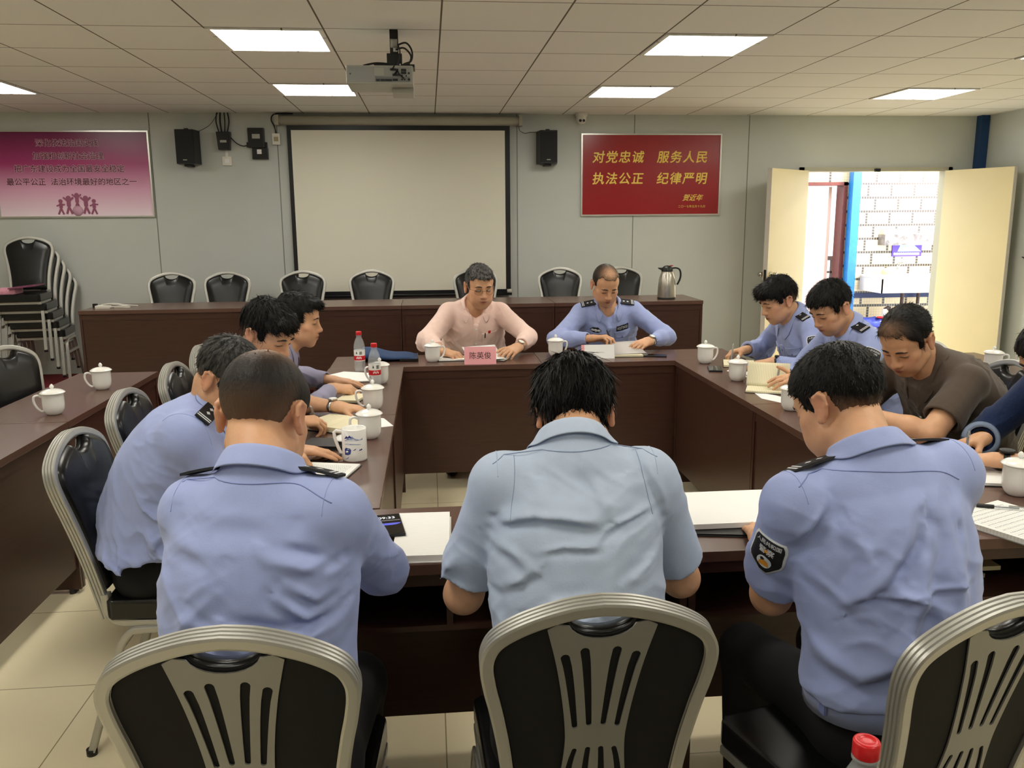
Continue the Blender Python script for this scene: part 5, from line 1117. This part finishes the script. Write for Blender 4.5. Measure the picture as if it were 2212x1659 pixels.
# --- right side
def P3():
    o = person('P3', label='person in police shirt writing, farther of the right pair', hip=(2.22, 4.63, .56), face=(-1, -.03), sh=(2.075, 4.62, .975), shr=(-.05, 1, 0), shw=.165, slouch=.05,
      head=(1.95, 4.60, 1.125), hf=(-.90, -.10, -.38), hs=1.04, seed=29, hand={1: ((1.86, 4.83, .81), (-.95, -.1, -.1), (0, -.2, -1), (.4, 1, -.5), PEN), -1: ((1.87, 4.43, .805), (-.95, .1, -.1), D_, (.5, -1, -.5), REST)},
      foot={1: (1.85, 4.75, 0), -1: (1.85, 4.5, 0)}, shirt=dict(POL, sleeve='long', wr=0.012, cuff={1: .92, -1: .92}), patchn=(-.5, -.3, 0),
      hair=dict(th=.016, amp=.005, strands=3800, slen=.026, liftn=.25, fwd=.09, nape=-.042, front=.045, jag=.012, lumps=(((0, .08, .08), (.055, .03, .03)),)))
    [epaulette(o, a, 2, 2) for a in (1, -1)]; arm_patch(o, -1); chest(o, None, False); placket(o); watch(o, -1, m_black, m_black, .93)
def P4():
    o = person('P4', label='person in police shirt writing, nearer of the right pair', hip=(2.24, 4.03, .56), face=(-1, -.03), sh=(2.095, 4.02, .985), shr=(-.10, 1, 0), shw=.165, slouch=.06,
      head=(1.965, 4.00, 1.145), hf=(-.84, -.22, -.50), hs=1.06, seed=31, hand={1: ((1.755, 4.02, .81), (-.9, -.4, -.1), (.0, -.3, -1), (.4, 1, -.5), PEN), -1: ((1.775, 3.83, .825), (-.95, -.05, -.05), (0, .5, -.85), (.4, -1, -.4), dict(curl=(.3, .35, .4, .45), thumb=(.5, .7, -.2)))},
      foot={1: (1.88, 4.15, 0), -1: (1.88, 3.9, 0)}, shirt=dict(POL, sleeve='long', wr=0.012, off=.012, cuff={1: .9, -1: .86}), patchn=(-.5, -.3, 0),
      hair=dict(th=.013, amp=.004, strands=4200, slen=.018, liftn=.45, fwd=.05, nape=-.05, front=.055, jag=.010))
    [epaulette(o, a, 2, 2) for a in (1, -1)]; arm_patch(o, -1); placket(o); watch(o, -1, m_black, m_black, .93)
def P5():
    o = person('P5', label='person in brown polo shirt leaning low on one elbow', hip=(2.26, 3.30, .56), face=(-1, -.08), sh=(2.025, 3.20, .955), shr=(-.18, 1, .02), shw=.178, w=1.14, slouch=.09, belly=.02,
      head=(1.862, 3.14, 1.105), hf=(-.70, -.40, -.58), hs=1.10, seed=37, beard=.14, hand={1: ((1.76, 3.33, .805), (-.8, -.5, -.05), D_, (.3, 1, -.5), REST), -1: ((1.66, 3.07, .83), (-.45, .6, .35), (.5, .5, -.3), (-.1, -1, -.9), FIST)},
      foot={1: (1.9, 3.45, 0), -1: (1.9, 3.2, 0)}, btn=m_paper, shirt=dict(mat=m_brown, sleeve='short', slen=.72, wr=0.01, off=.014, stand=.026),
      hair=dict(th=.010, amp=.003, strands=3200, slen=.022, liftn=.08, fwd=-.02, nape=-.05, front=.085, fy=.045, arc=-.03, burnz=-.03, thin=((0, .07, .10), (.045, .03, .03), .3), crown=(.03, .05, .12)))
    placket(o, -.06, -.22, 3, .03)
def P6():
    o = person('P6', label='person in dark denim shirt writing at the right edge of the photo', hip=(2.32, 2.66, .56), face=(-1, -.05), sh=(2.20, 2.62, .975), shr=(-.08, 1, 0), shw=.170, slouch=.05,
      head=(2.085, 2.64, 1.12), hf=(-.80, -.15, -.55), hs=1.04, seed=41, hand={1: ((1.905, 2.70, .815), (-.95, -.2, -.1), (0, -.25, -1), (.4, 1, -.5), PEN), -1: ((1.80, 2.465, .81), (-.9, .45, -.05), D_, (.4, -1, -.4), REST)},
      foot={1: (1.95, 2.78, 0), -1: (1.95, 2.5, 0)}, shirt=dict(mat=m_denim, sleeve='long', wr=0.012, cuff={1: .80, -1: .5}),
      hair=dict(th=.010, amp=.003, strands=1800, slen=.014, nape=-.05, front=.06))
    d = nrm(o.Wr[1]-o.E[1]); c = o.E[1]+(o.Wr[1]-o.E[1])*.78; b = MB(); x = nrm(np.cross(d, (0, 0, 1))); y = np.cross(d, x)
    b.sweep([c+(x*math.cos(a)+y*math.sin(a))*.0455-o.off for a in np.linspace(0, 2*math.pi, 29)], [(-.018, -.028), (-.003, -.032), (.001, -.028), (.002, .03), (-.010, .03)], Vector(d)); b.build('rolled_cuff', mat('pale denim reverse', (120, 136, 162), .85, bump=.2, bscale=300), o.shirt, fix=False)
    watch(o, -1, m_black, m_black, .90, .033, True)
import time as _t
_only = globals().get('ONLY')
for fn in (P8, P9, P7, P10, P11, P12, P1, P2, P3, P4, P5, P6):
    if _only and fn.__name__ not in _only: continue
    _s = _t.time(); fn(); print('built', fn.__name__, round(_t.time()-_s, 1))
# ------------------------------------------------------------------ things on the tables
Z0 = TH
def make_mug(label):
    t = thing('lidded_mug', label, 'mug', (0, 0, 0), 0, 'white lidded tea mugs')
    MB().lathe([(0, .004), (.024, .004), (.026, 0), (.029, .002), (.036, .010), (.0425, .024), (.0445, .045), (.0445, .088), (.0455, .092), (.0435, .093), (.042, .088), (.042, .045), (.038, .022), (.025, .01), (0, .009)], 40).build('body', m_china, t)
    l = MB().lathe([(.042, .090), (.050, .0935), (.052, .0955), (.0505, .0975), (.045, .102), (.036, .107), (.022, .111), (.008, .1125), (0, .1128)], 40).build('lid', m_china, t)
    MB().lathe([(.005, .111), (.005, .1145), (.0085, .118), (.0095, .1225), (.0075, .128), (.003, .133), (0, .134)], 20).build('knob', m_china, l)
    MB().tube(catmull([(.043, 0, .080), (.058, 0, .087), (.072, 0, .082), (.074, 0, .062), (.066, 0, .038), (.052, 0, .020), (.040, 0, .016)], 5), [.0052]*31, 10).build('handle', m_china, t)
    return t
mug0 = None
MUGS = [(.007, 4.96, .3, 'beside the pink name card, before the man in pink'), (.754, 5.07, .2, 'half hidden behind the black-haired head in the middle'), (1.567, 4.69, .1, 'farthest on the right, before the far writing officer'),
        (1.558, 4.145, -.1, 'beside black phone and cream notebook on the right'), (1.545, 3.455, .2, 'half hidden by the arm-patch officer\'s head'), (3.02, 4.25, -.3, 'alone on the outer right table'),
        (1.735, 2.275, -.6, 'nearest on the right, cut by photo edge'), (-1.645, 4.35, PI+.35, 'farther one on the outer left table'), (-1.645, 3.79, PI+.35, 'nearer one on the outer left table'),
        (-.265, 4.32, PI+.2, 'behind the nearer water bottle on the left table'), (-.262, 3.71, PI+.2, 'in front of the nearer left-table bottle'), (-.243, 3.20, PI+.3, 'touching the loose paper, behind the blue-painted mug')]
for x, y, rz, lb in MUGS:
    lb = 'white porcelain lidded mug '+lb
    if mug0 is None: mug0 = make_mug(lb); mug0.location = (x, y, Z0); mug0.rotation_euler = (0, 0, rz)
    else: dup(mug0, (x, y, Z0), rz, lb)
# painted mug
pm = thing('painted_mug', 'tall white mug with blue ink landscape and open top on the left table', 'mug', (-.275, 2.905, Z0), PI-.1)
MB().lathe([(0, .005), (.036, .005), (.037, 0), (.041, .001), (.043, .006), (.043, .112), (.0415, .114), (.040, .112), (.040, .01), (0, .008)], 44).build('body', m_china, pm)
MB().tube([(.042, 0, .100), (.062, 0, .104), (.070, 0, .098), (.068, 0, .078), (.058, 0, .045), (.050, 0, .026), (.041, 0, .022)], .0058, 10).build('handle', m_china, pm)
m_ink = mat('cobalt ink', (52, 66, 136), .2); m_ink2 = mat('pale cobalt ink', (150, 162, 202), .2)
def wrap(name, poly, m, lift=.0004):
    """flat outline (angle in rad*r, z) bent round the mug wall"""
    c = bpy.data.curves.new('w', 'CURVE'); c.dimensions = '2D'; c.fill_mode = 'BOTH'; s_ = c.splines.new('POLY'); s_.points.add(len(poly)-1); s_.use_cyclic_u = True
    for q, (x, y) in zip(s_.points, poly): q.co = (x, y, 0, 1)
    o = curve_mesh(name, c, m, pm, None); bm = bmesh.new(); bm.from_mesh(o.data)
    for _ in range(2): bmesh.ops.subdivide_edges(bm, edges=[e for e in bm.edges if e.calc_length() > .006], cuts=1)
    for v in bm.verts:
        a = v.co.x/.043+PI/2+.10+.0; v.co = ((.0432+lift)*math.cos(a), (.0432+lift)*math.sin(a), v.co.y)
    bm.to_mesh(o.data); bm.free()
wrap('ink_mountain', [(-.035, .075), (-.026, .080), (-.018, .088), (-.012, .083), (-.004, .094), (.004, .086), (.014, .082), (.022, .079), (.034, .084), (.034, .078), (.01, .077), (-.02, .076)], m_ink2)
wrap('ink_ridge', [(-.034, .082), (-.024, .094), (-.018, .090), (-.012, .097), (-.004, .088), (-.012, .087), (-.02, .086)], m_ink, .0008)
wrap('ink_shore', [(-.036, .064), (-.02, .067), (.0, .066), (.02, .064), (.03, .061), (.01, .0625), (-.02, .063)], m_ink2); wrap('ink_boat', [(.018, .040), (.032, .042), (.028, .048), (.025, .044), (.022, .046)][::-1], m_ink)
wrap('ink_house', [(-.034, .026), (-.034, .046), (-.028, .052), (-.012, .050), (-.008, .044), (-.011, .030), (-.02, .026)], m_ink); wrap('ink_reed', [(-.004, .042), (.006, .044), (.010, .050), (.002, .046)], m_ink); wrap('ink_bank', [(-.03, .012), (-.016, .022), (-.02, .014), (-.032, .009)], m_ink2)
# lid of the painted mug and the low cup behind it
lid = thing('loose_lid', 'white domed mug lid resting on the open notebook behind the painted mug', 'lid', (-.315, 3.10, Z0+.024))
MB().lathe([(.040, 0), (.052, .002), (.050, .006), (.04, .012), (.02, .018), (0, .020)], 32).build('dome', m_china, lid); MB().lathe([(.005, .018), (.009, .026), (.006, .034), (0, .036)], 16).build('knob', m_china, lid)
# water bottles
m_pet = mat('clear plastic', (236, 242, 246), .04, spec=.7); m_pet.node_tree.nodes['Principled BSDF'].inputs['Alpha'].default_value = .22; m_redcap = mat('red bottle cap', (204, 28, 36), .3); m_label = mat('white bottle label', (236, 236, 230), .4); m_redl = mat('red label band', (206, 34, 44), .4)
def bottle(label):
    t = thing('water_bottle', label, 'bottle', (0, 0, 0), 0, 'red-capped water bottles')
    MB().lathe([(0, .006), (.018, .002), (.026, 0), (.030, .006), (.031, .02), (.0295, .028), (.031, .036), (.031, .052), (.030, .056), (.030, .118), (.031, .122), (.031, .132), (.029, .148), (.022, .172), (.0145, .188), (.0135, .194), (.016, .196), (.016, .199), (.0125, .201), (.0125, .212), (0, .212)], 36).build('bottle_body', m_pet, t)
    MB().lathe([(.0150, .200), (.0156, .201), (.0156, .217), (.0145, .2195), (.010, .2203), (.0095, .2195), (.004, .2195), (0, .2195)], 30).build('cap', m_redcap, t)
    l = MB().lathe([(.0306, .058), (.0308, .059), (.0308, .116), (.0306, .117)], 36).build('label_sleeve', m_label, t)
    MB().lathe([(.0309, .062), (.0311, .063), (.0311, .086), (.0309, .087)], 36).build('red_band', m_redl, l)
    b = MB()
    for k in range(16):
        a = -PI/2+.05+k*.03; r = .0312; b.add([(r*math.cos(a), r*math.sin(a), .094), (r*math.cos(a+.015), r*math.sin(a+.015), .094), (r*math.cos(a+.015), r*math.sin(a+.015), .112), (r*math.cos(a), r*math.sin(a), .112)], [(0, 1, 2, 3)])
    b.build('barcode_print', m_black, l)
    b = MB()
    for k in range(5):
        a = -PI/2-.5+k*.2; r = .0314; z = .070+(k % 2)*.003; b.add([(r*math.cos(a), r*math.sin(a), z), (r*math.cos(a+.13), r*math.sin(a+.13), z), (r*math.cos(a+.13), r*math.sin(a+.13), z+.010), (r*math.cos(a), r*math.sin(a), z+.010)], [(0, 1, 2, 3)])
    b.build('label_mark', m_label, l)
    b = MB(); a0 = -PI/2-.45; r = .0314; b.add([(r*math.cos(a0+da), r*math.sin(a0+da), z) for da, z in ((-.14, .098), (.14, .098), (.1, .104), (0, .114), (-.1, .104))], [(0, 1, 2, 3, 4)]); b.build('leaf_mark', mat('dark green print', (24, 70, 50), .4), l)
    return t
bt = bottle('red-capped water bottle farthest on the left table, beside the blue pouch'); bt.location = (-.397, 4.71, Z0)
dup(bt, (-.285, 4.235, Z0), .3, 'red-capped water bottle on the left table, in front of a lidded mug'); b3 = dup(bt, (.495, .85, Z0), .6, 'red-capped water bottle nearest the viewer, only cap and neck showing')
# paper goods
def sheet(name, label, poly, th=.001, z=Z0, m=None, cat='paper', parts=None, group=None):
    c = np.mean(poly, 0); t = MB().prism([(x-c[0], y-c[1]) for x, y in poly], 0, th).build(name, m or m_paper); t.location = (c[0], c[1], z); return tag(t, label, cat, group)
m_cover = mat('black notebook cover', (26, 25, 27), .5); m_ruled = mat('ruled cream page', (232, 224, 190), .7); add_lines(m_ruled, (None, .008), .0012, (196, 184, 150), (0, 1), (0, 0))
m_ruledw = mat('ruled white page', (240, 240, 236), .7); add_lines(m_ruledw, (None, .009), .001, (206, 208, 206), (0, 1), (0, 0))
m_pen = mat('writing ink', (92, 94, 110), .8)
def notebook(label, x, y, rz, w_, l_, pages, open_=True, cover=m_cover, th=.012, scribble=0, z=Z0, cat='notebook', name='notebook'):
    t = thing(name, label, cat, (x, y, z), rz); W2 = w_ if open_ else w_/2
    MB().box(-W2-.004, W2+.004, -l_/2-.004, l_/2+.004, 0, .003).build('cover', cover, t, bevel=.001)
    for sx in ((-1, 1) if open_ else (0,)):
        n = 10; b = MB(); x0, x1 = ((0, sx*w_) if open_ else (-w_/2, w_/2)); v = []
        for k in range(n+1):
            u = k/n; xx = x0+(x1-x0)*u; zz = .003+th*((1-(1-min(1, u*4))**2)*.35+.65*(1-u**3*.25) if open_ else 1)
            v += [(xx, -l_/2, .003), (xx, -l_/2, zz), (xx, l_/2, zz), (xx, l_/2, .003)]
        f = [(k*4+j, k*4+(j+1) % 4, (k+1)*4+(j+1) % 4, (k+1)*4+j) for k in range(n) for j in range(4)]+[(0, 1, 2, 3), (n*4+3, n*4+2, n*4+1, n*4)]
        pg = b.add(v, f).build('pages', pages, t)
        if scribble:
            rng = np.random.default_rng(5); s_ = MB(); zt = .003+th*1.02
            for r_ in range(scribble):
                yy = l_/2-.03-r_*(l_-.05)/scribble; xx = min(x0, x1)+.016
                while xx < max(x0, x1)-.02:
                    ww = rng.uniform(.003, .007); q = rng.uniform(-.0012, .0012, 4); s_.add([(xx, yy+q[0], zt), (xx+ww, yy+q[1]+.001, zt), (xx+ww, yy+q[1]+.002, zt), (xx, yy+q[0]+.0012, zt), (xx+ww*.4, yy-.003, zt), (xx+ww*.55, yy-.003, zt), (xx+ww*.6, yy+.0035, zt), (xx+ww*.45, yy+.0035, zt)], [(0, 1, 2, 3), (4, 5, 6, 7)]); xx += ww+rng.uniform(.001, .003)
            s_.build('handwriting', m_pen, pg)
    return t
def pen(label, tip, d, m=m_black, clear=False, L=.145, cap=None):
    d = nrm(d); t = thing('pen', label, 'pen', tuple(tip)); z = Vector((0, 0, 1)); q = z.rotation_difference(Vector(d)); t.rotation_mode = 'QUATERNION'; t.rotation_quaternion = q
    MB().lathe([(0, 0), (.0008, .001), (.0030, .014), (.0048, .017)], 14).build('tip', m_silverp, t); MB().lathe([(.0048, .017), (.0055, .022), (.0055, .06), (.005, .062)], 14).build('grip', m, t)
    MB().lathe([(.005, .062), (.0050, L-.012), (.004, L-.004), (0, L)], 14).build('barrel', m_pet if clear else m, t)
    if clear: MB().cyl((0, 0, .06), (0, 0, L-.02), .0016, n=8).build('refill', m_black, t)
    MB().box(-.002, .002, .005, .008, L-.045, L-.006).build('clip', m if not clear else m_silverp, t); return t
m_silverp = mat('pen metal', (176, 174, 170), .25, metal=.9)
def phone(label, x, y, rz, z=Z0, w_=.072, l_=.15, lit=False):
    t = thing('smartphone', label, 'phone', (x, y, z), rz); MB().box(-w_/2, w_/2, -l_/2, l_/2, 0, .0085).build('case', mat('phone case', (20, 22, 34), .3), t, bevel=.003)
    MB().box(-w_/2+.003, w_/2-.003, -l_/2+.004, l_/2-.004, .0085, .0089).build('screen', mat('phone glass', (8, 9, 12), .06, spec=.6), t); return t
# left table
sheet('paper_sheet', 'white paper stack on the left table beside the farthest water bottle', [(-.602, 4.5), (-.482, 4.66), (-.337, 4.60), (-.325, 4.365), (-.52, 4.316)], .006)
sheet('paper_sheet', 'loose white sheet under the mug behind the painted mug', [(-.351, 3.44), (-.268, 3.56), (-.206, 3.52), (-.161, 3.38), (-.27, 3.34)], .001)
notebook('open cream notebook with black cover between the two left writers', -.385, 3.40, -.55, .12, .2, m_ruled, True, th=.02)
notebook('cream notebook under the sleeve of the farthest left sitter', -.375, 3.93, -.25, .105, .16, m_ruled, False, th=.010)
notebook('black closed notebook behind the painted mug', -.40, 3.10, -.2, .15, .12, m_cover, False, th=.012)
notebook('white printed booklet on a black folder before the leaning officer', -.365, 2.765, -.25, .20, .15, m_ruledw, False, th=.006, scribble=9)
phone('black phone with rounded corners between the hand and painted mug', -.385, 2.90, -.35)
PP = {k: v for k, v in PEOPLE.items()}
def grip(o, a, tilt=(0, 0, 1)): 
    tips = o.tips[a]; ix = (np.array(tips[0][0])+np.array(tips[1]))/2; return ix
def held_pen(key, a, label, lean, m=m_black, clear=False, L=.145):
    if key not in PP: return
    o = PP[key]; g = grip(o, a); d = nrm(lean); k = (g[2]-(Z0+.014))/d[2]; k = min(max(k, .03), .06); tip = g-d*k; pen(label, tip, d, m, clear, L)
held_pen('P11', 1, 'silver pen in the hand of the thick-haired writer on the left', (-.25, -.25, .9), m_silverp)
held_pen('P2', 1, 'black pen held up by the officer facing the viewer', (-.3, .45, .8)); held_pen('P3', 1, 'silver-grey pen of the far writing officer on the right', (.15, .1, 1), m_grey); held_pen('P4', 1, 'grey pen of the nearer writing officer on the right', (.15, .05, 1), m_grey); held_pen('P6', 1, 'clear ballpoint pen in the hand of the denim shirt wearer', (.08, .05, 1), m_black, True)
pen('black and silver pen lying by the fist of the farthest left sitter', (-.44, 4.28, Z0+.014), (1, .12, 0), m_silverp); pen('black pen pointing past the second water bottle', (-.33, 4.37, Z0+.013), (1, .25, 0.0), m_black, L=.1)
# blue pouch
bp = thing('zip_pouch', 'dark blue fabric pouch with black edging and a square tab, far left corner', 'pouch', (-.25, 5.09, Z0), .02); m_pouch = mat('blue pouch fabric', (42, 66, 104), .8, bump=.3, bscale=300)
b = MB(); V = []; nx = 16
for k in range(nx+1):
    u = k/nx; hh = .055*(1-u)**.7+.014+.006*math.sin(u*9); yy = .115+.01*math.sin(u*5)
    for a in np.linspace(0, 2*math.pi, 17)[:-1]: V.append((-.16+.32*u, yy*math.cos(a), max(.0005, hh/2+hh/2*math.sin(a)*(1-.15*math.cos(3*a)))))
F_ = [(k*16+j, k*16+(j+1) % 16, (k+1)*16+(j+1) % 16, (k+1)*16+j) for k in range(nx) for j in range(16)]+[tuple(range(16)), tuple(range(nx*16, nx*16+16))[::-1]]
b.add(V, F_, True).build('pouch_body', m_pouch, bp); MB().box(.06, .165, -.116, .10, .012, .017, RZ(0)).build('flap', m_pouch, bp, bevel=.003)
b = MB(); b.box(.165, .17, -.116, .10, .006, .018); b.box(.06, .17, -.121, -.115, .004, .018); b.build('black_edging', m_black, bp); MB().box(.11, .145, -.04, .0, .017, .0185).build('square_tab', m_black, bp); MB().box(.055, .059, -.11, .1, .014, .021).build('zip_line', m_black, bp)
# far table
nc = thing('name_card', 'folded pink name card with black writing before the man in pink', 'name card', (.281, 4.855, Z0), -.03); m_pinkc = mat('pink card', (238, 166, 172), .6)
w2, hc_, dp = .092, .098, .055
b = MB(); b.add([(-w2, -dp/2, 0), (w2, -dp/2, 0), (w2, -dp/2+.03, hc_), (-w2, -dp/2+.03, hc_), (-w2, -dp/2+.0012, 0), (w2, -dp/2+.0012, 0), (w2, -dp/2+.0312, hc_-.001), (-w2, -dp/2+.0312, hc_-.001)], [(0, 1, 2, 3), (7, 6, 5, 4), (0, 4, 5, 1), (1, 5, 6, 2), (2, 6, 7, 3), (3, 7, 4, 0)]); b.build('front_leaf', m_pinkc, nc)
b = MB(); b.add([(-w2, dp/2+.02, 0), (w2, dp/2+.02, 0), (w2, -dp/2+.0312, hc_), (-w2, -dp/2+.0312, hc_)], [(0, 1, 2, 3), (3, 2, 1, 0)]); b.build('rear_leaf', m_pinkc, nc)
text('name_writing', '陈英俊', .043, m_black, nc, T(0, -dp/2+.0135, hc_*.47) @ RX(math.pi/2-math.atan(.03/hc_)), .0003)
notebook('open white notebook beside the mug of the man in pink', .13, 5.02, .05, .09, .13, m_paper, True, th=.008)
def bent_sheet(name, label, c, w_, l_, rz, rise, m=m_paper, tilt=0.0):
    n = 8; b = MB(); V = []
    for k in range(n+1):
        u = k/n
        for x in (-w_/2, w_/2):
            for dz in (0, .0008): V.append((x, l_*(u-.5), rise*u**1.6+.012*math.sin(u*6+x*20)*rise*3+dz))
    f = [(k*4, k*4+2, k*4+6, k*4+4) for k in range(n)]+[(k*4+1, k*4+5, k*4+7, k*4+3) for k in range(n)]+[(k*4, k*4+4, k*4+5, k*4+1) for k in range(n)]+[(k*4+2, k*4+3, k*4+7, k*4+6) for k in range(n)]+[(0, 1, 3, 2), (n*4, n*4+2, n*4+3, n*4+1)]
    o = b.add(V, f, True).build(name, m); o.location = c; o.rotation_euler = (tilt, 0, rz); return tag(o, label, 'paper')
bent_sheet('paper_sheet', 'white paper lifted by the man in pink behind his name card', (.31, 5.0, Z0+.012), .21, .2, .25, .055); bent_sheet('paper_sheet', 'grey-white paper in the left hand of the man in pink', (.41, 5.02, Z0+.004), .14, .2, -.5, .03, m_grey)
notebook('stack of papers on a black folder before the officer facing the viewer', 1.17, 5.04, -.06, .21, .17, m_cream, False, th=.010); bent_sheet('paper_sheet', 'grey-backed page lifted by the officer facing the viewer', (1.19, 5.07, Z0+.016), .21, .18, .1, .05, mat('grey page back', (190, 184, 182), .7))
pcx = thing('printed_card', 'upright white and pink printed card behind the black-haired head', 'card', (.99, 4.93, Z0), -.05); MB().box(-.08, .10, 0, .003, 0, .085, RX(-.35)).build('card', m_paper, pcx); MB().box(-.098, -.08, 0, .003, 0, .085, RX(-.35)).build('pink_margin', m_pinkc, pcx)
phone('black phone by the left hand of the officer facing the viewer', 1.345, 4.97, 1.25)
# right table
phone('black phone between two lidded mugs on the right table', 1.55, 4.47, -.25); sheet('paper_sheet', 'white sheet under the cream notebook of the far writer', [(1.60, 4.42), (1.66, 4.50), (1.72, 4.32), (1.64, 4.28)], .001)
notebook('open cream notebook of the far writing officer', 1.735, 4.60, 1.25, .10, .17, m_ruled, True, th=.012)
nb4 = notebook('cream notebook of the nearer writing officer, one page held upright', 1.60, 3.86, 1.15, .13, .19, m_ruled, False, th=.008)
b = MB(); V = []
for k in range(9):
    u = k/8; V += [(.065-.03*u, -.125+.25*0, .011+0*u), ] if False else []
for k in range(9):
    u = k/8; V += [(.065+.02*math.sin(u*1.4)+.06*u, y_, .011+.125*u-.02*u*u) for y_ in (-.10, .10)]+[(.0662+.02*math.sin(u*1.4)+.06*u, y_, .011+.125*u-.02*u*u) for y_ in (-.10, .10)]
f = [(k*4, k*4+1, k*4+5, k*4+4) for k in range(8)]+[(k*4+2, k*4+6, k*4+7, k*4+3) for k in range(8)]+[(32, 33, 35, 34), (0, 2, 3, 1)]+[(k*4, k*4+4, k*4+6, k*4+2) for k in range(8)]+[(k*4+1, k*4+3, k*4+7, k*4+5) for k in range(8)]
b.add(V, f, True).build('raised_page', m_ruled, nb4)
sheet('paper_sheet', 'white sheet poking out under the raised notebook page', [(1.53, 3.86), (1.60, 3.76), (1.645, 3.62), (1.58, 3.56), (1.51, 3.70)], .0015); 
notebook('white notebook under the pen of the denim shirt wearer', 1.76, 2.70, 1.45, .10, .18, m_ruledw, False, th=.006); notebook('black notebook with white pages below the big black wristwatch', 1.735, 2.42, 1.3, .14, .14, m_paper, False, th=.008)
rn = notebook('white notebook full of handwriting with a pen on it, right table corner', 1.56, 2.02, .42, .24, .27, m_ruledw, False, th=.012, scribble=11, cover=mat('grey spiral cover', (150, 150, 148), .5))
pen('black gripped clear pen lying on the handwritten notebook', (1.50, 2.15, Z0+.0205), (.85, -.35, 0), m_black, True)
sheet('paper_sheet', 'small white papers beside the lone mug on the outer right table', [(3.06, 4.12), (3.09, 4.04), (3.2, 4.10), (3.18, 4.19)], .003)
for k, (x, y, s_) in enumerate(((1.50, 2.09, .07), (1.49, 2.11, .05))): sheet('paper_pad', ['upper', 'lower'][k]+' cream paper pad on the shelf under the handwritten notebook', [(x, y), (x+s_, y), (x+s_, y+.1), (x, y+.1)], .012, TH-.183+(.03 if k == 0 else 0), m_cream)
# near table
notebook('thick white notebook open at a blank page before the balding officer', -.035, 2.115, -.03, .14, .31, m_ruledw, False, th=.016, cover=m_paper)
ph = phone('phone with lit clock screen lying on the thick white notebook', -.126, 2.165, .14, Z0+.0195, .076, .155); m_scr = mat('lit clock digits', (200, 205, 215), .4, emit=(200, 205, 215), estr=.6)
text('clock_digits', '09:33', .021, m_scr, ph, T(0, .045, .0092), .0001); MB().box(-.034, .034, .022, .029, .0089, .0091).build('notification_bar', mat('screen grey', (90, 90, 100), .4), ph)
b = MB(); b.add([(.034*math.cos(a), .004+.016*math.sin(a), .00915) for a in np.linspace(PI, 2*PI, 14)], [tuple(range(14))]); b.build('blue_wallpaper', mat('screen blue', (56, 66, 190), .4, emit=(50, 60, 200), estr=.25), ph)
notebook('black folder under the white papers right of the man in pale blue', .80, 2.17, -.18, .40, .27, m_cover, False, th=.004, name='folder', cat='folder')
def leafpile(label, poly, z, th): 
    o = sheet('paper_sheet', label, poly, th, z); return o
arc = [(.985+.03*math.cos(a), 2.285+.06*math.sin(a)) for a in np.linspace(1.4, -1.2, 8)]
leafpile('curled white papers on the black folder, nearest the pale blue sleeve', [(.665, 2.30), (.70, 2.345), (.93, 2.345)]+arc+[(.90, 2.08), (.655, 2.08)], Z0+.0085, .014); leafpile('white sheet beside the arm patch on the black folder', [(.94, 2.31), (1.08, 2.27), (1.08, 2.09), (.92, 2.08)], Z0+.0075, .0009)
# stage table
fl = thing('vacuum_flask', 'brushed steel vacuum flask with black lid and handle on the stage table', 'flask', (1.905, 6.72, DZ0+.76), -.15)
MB().lathe([(0, 0), (.068, 0), (.072, .006), (.073, .02), (.070, .10), (.064, .16), (.054, .195), (.047, .215), (.047, .22)], 40).build('steel_body', m_steel, fl); MB().lathe([(.074, 0), (.0745, .012), (.072, .016)], 40).build('base_ring', m_black, fl)
l = MB(); l.lathe([(.047, .215), (.046, .235), (.040, .25), (.028, .262), (.01, .268), (0, .268)], 32); l.build('lid', m_black, fl); sp_ = MB(); sp_.prism([(-.04, .225), (-.072, .243), (-.074, .25), (-.035, .25)], -.014, .014, Matrix(((1, 0, 0, 0), (0, 0, 1, 0), (0, 1, 0, 0), (0, 0, 0, 1)))); sp_.build('spout', m_black, fl)
MB().sweep(catmull([(.035, 0, .245), (.07, 0, .248), (.098, 0, .235), (.108, 0, .20), (.103, 0, .16), (.088, 0, .125), (.080, 0, .115)]), [(-.006, -.011), (.006, -.011), (.006, .011), (-.006, .011)], (0, 1, 0)).build('handle', m_black, fl); MB().box(.02, .045, -.006, .006, .262, .27).build('red_button', mat('red button', (190, 40, 36), .4), fl)
wc = thing('charger_cables', 'bundle of white charger and cables on the left end of the stage table', 'cables', (-2.44, 6.72, DZ0+.76)); b = MB(); b.tube(catmull([(-.1, .05, .012), (-.02, .1, .02), (.1, .06, .012), (.16, 0, .02), (.05, -.04, .012), (-.05, 0, .022), (.02, .05, .03), (.13, .03, .018), (.2, .06, .01)]), .0035, 8); b.build('white_cable', m_white, wc); MB().box(-.08, .03, -.05, -.015, 0, .022).build('charger_brick', m_white, wc, bevel=.004); MB().box(.05, .16, -.02, .01, 0, .012).build('adapter', m_white, wc, bevel=.003); MB().box(-.13, -.1, .04, .07, 0, .03).build('plug', m_black, wc, bevel=.003)
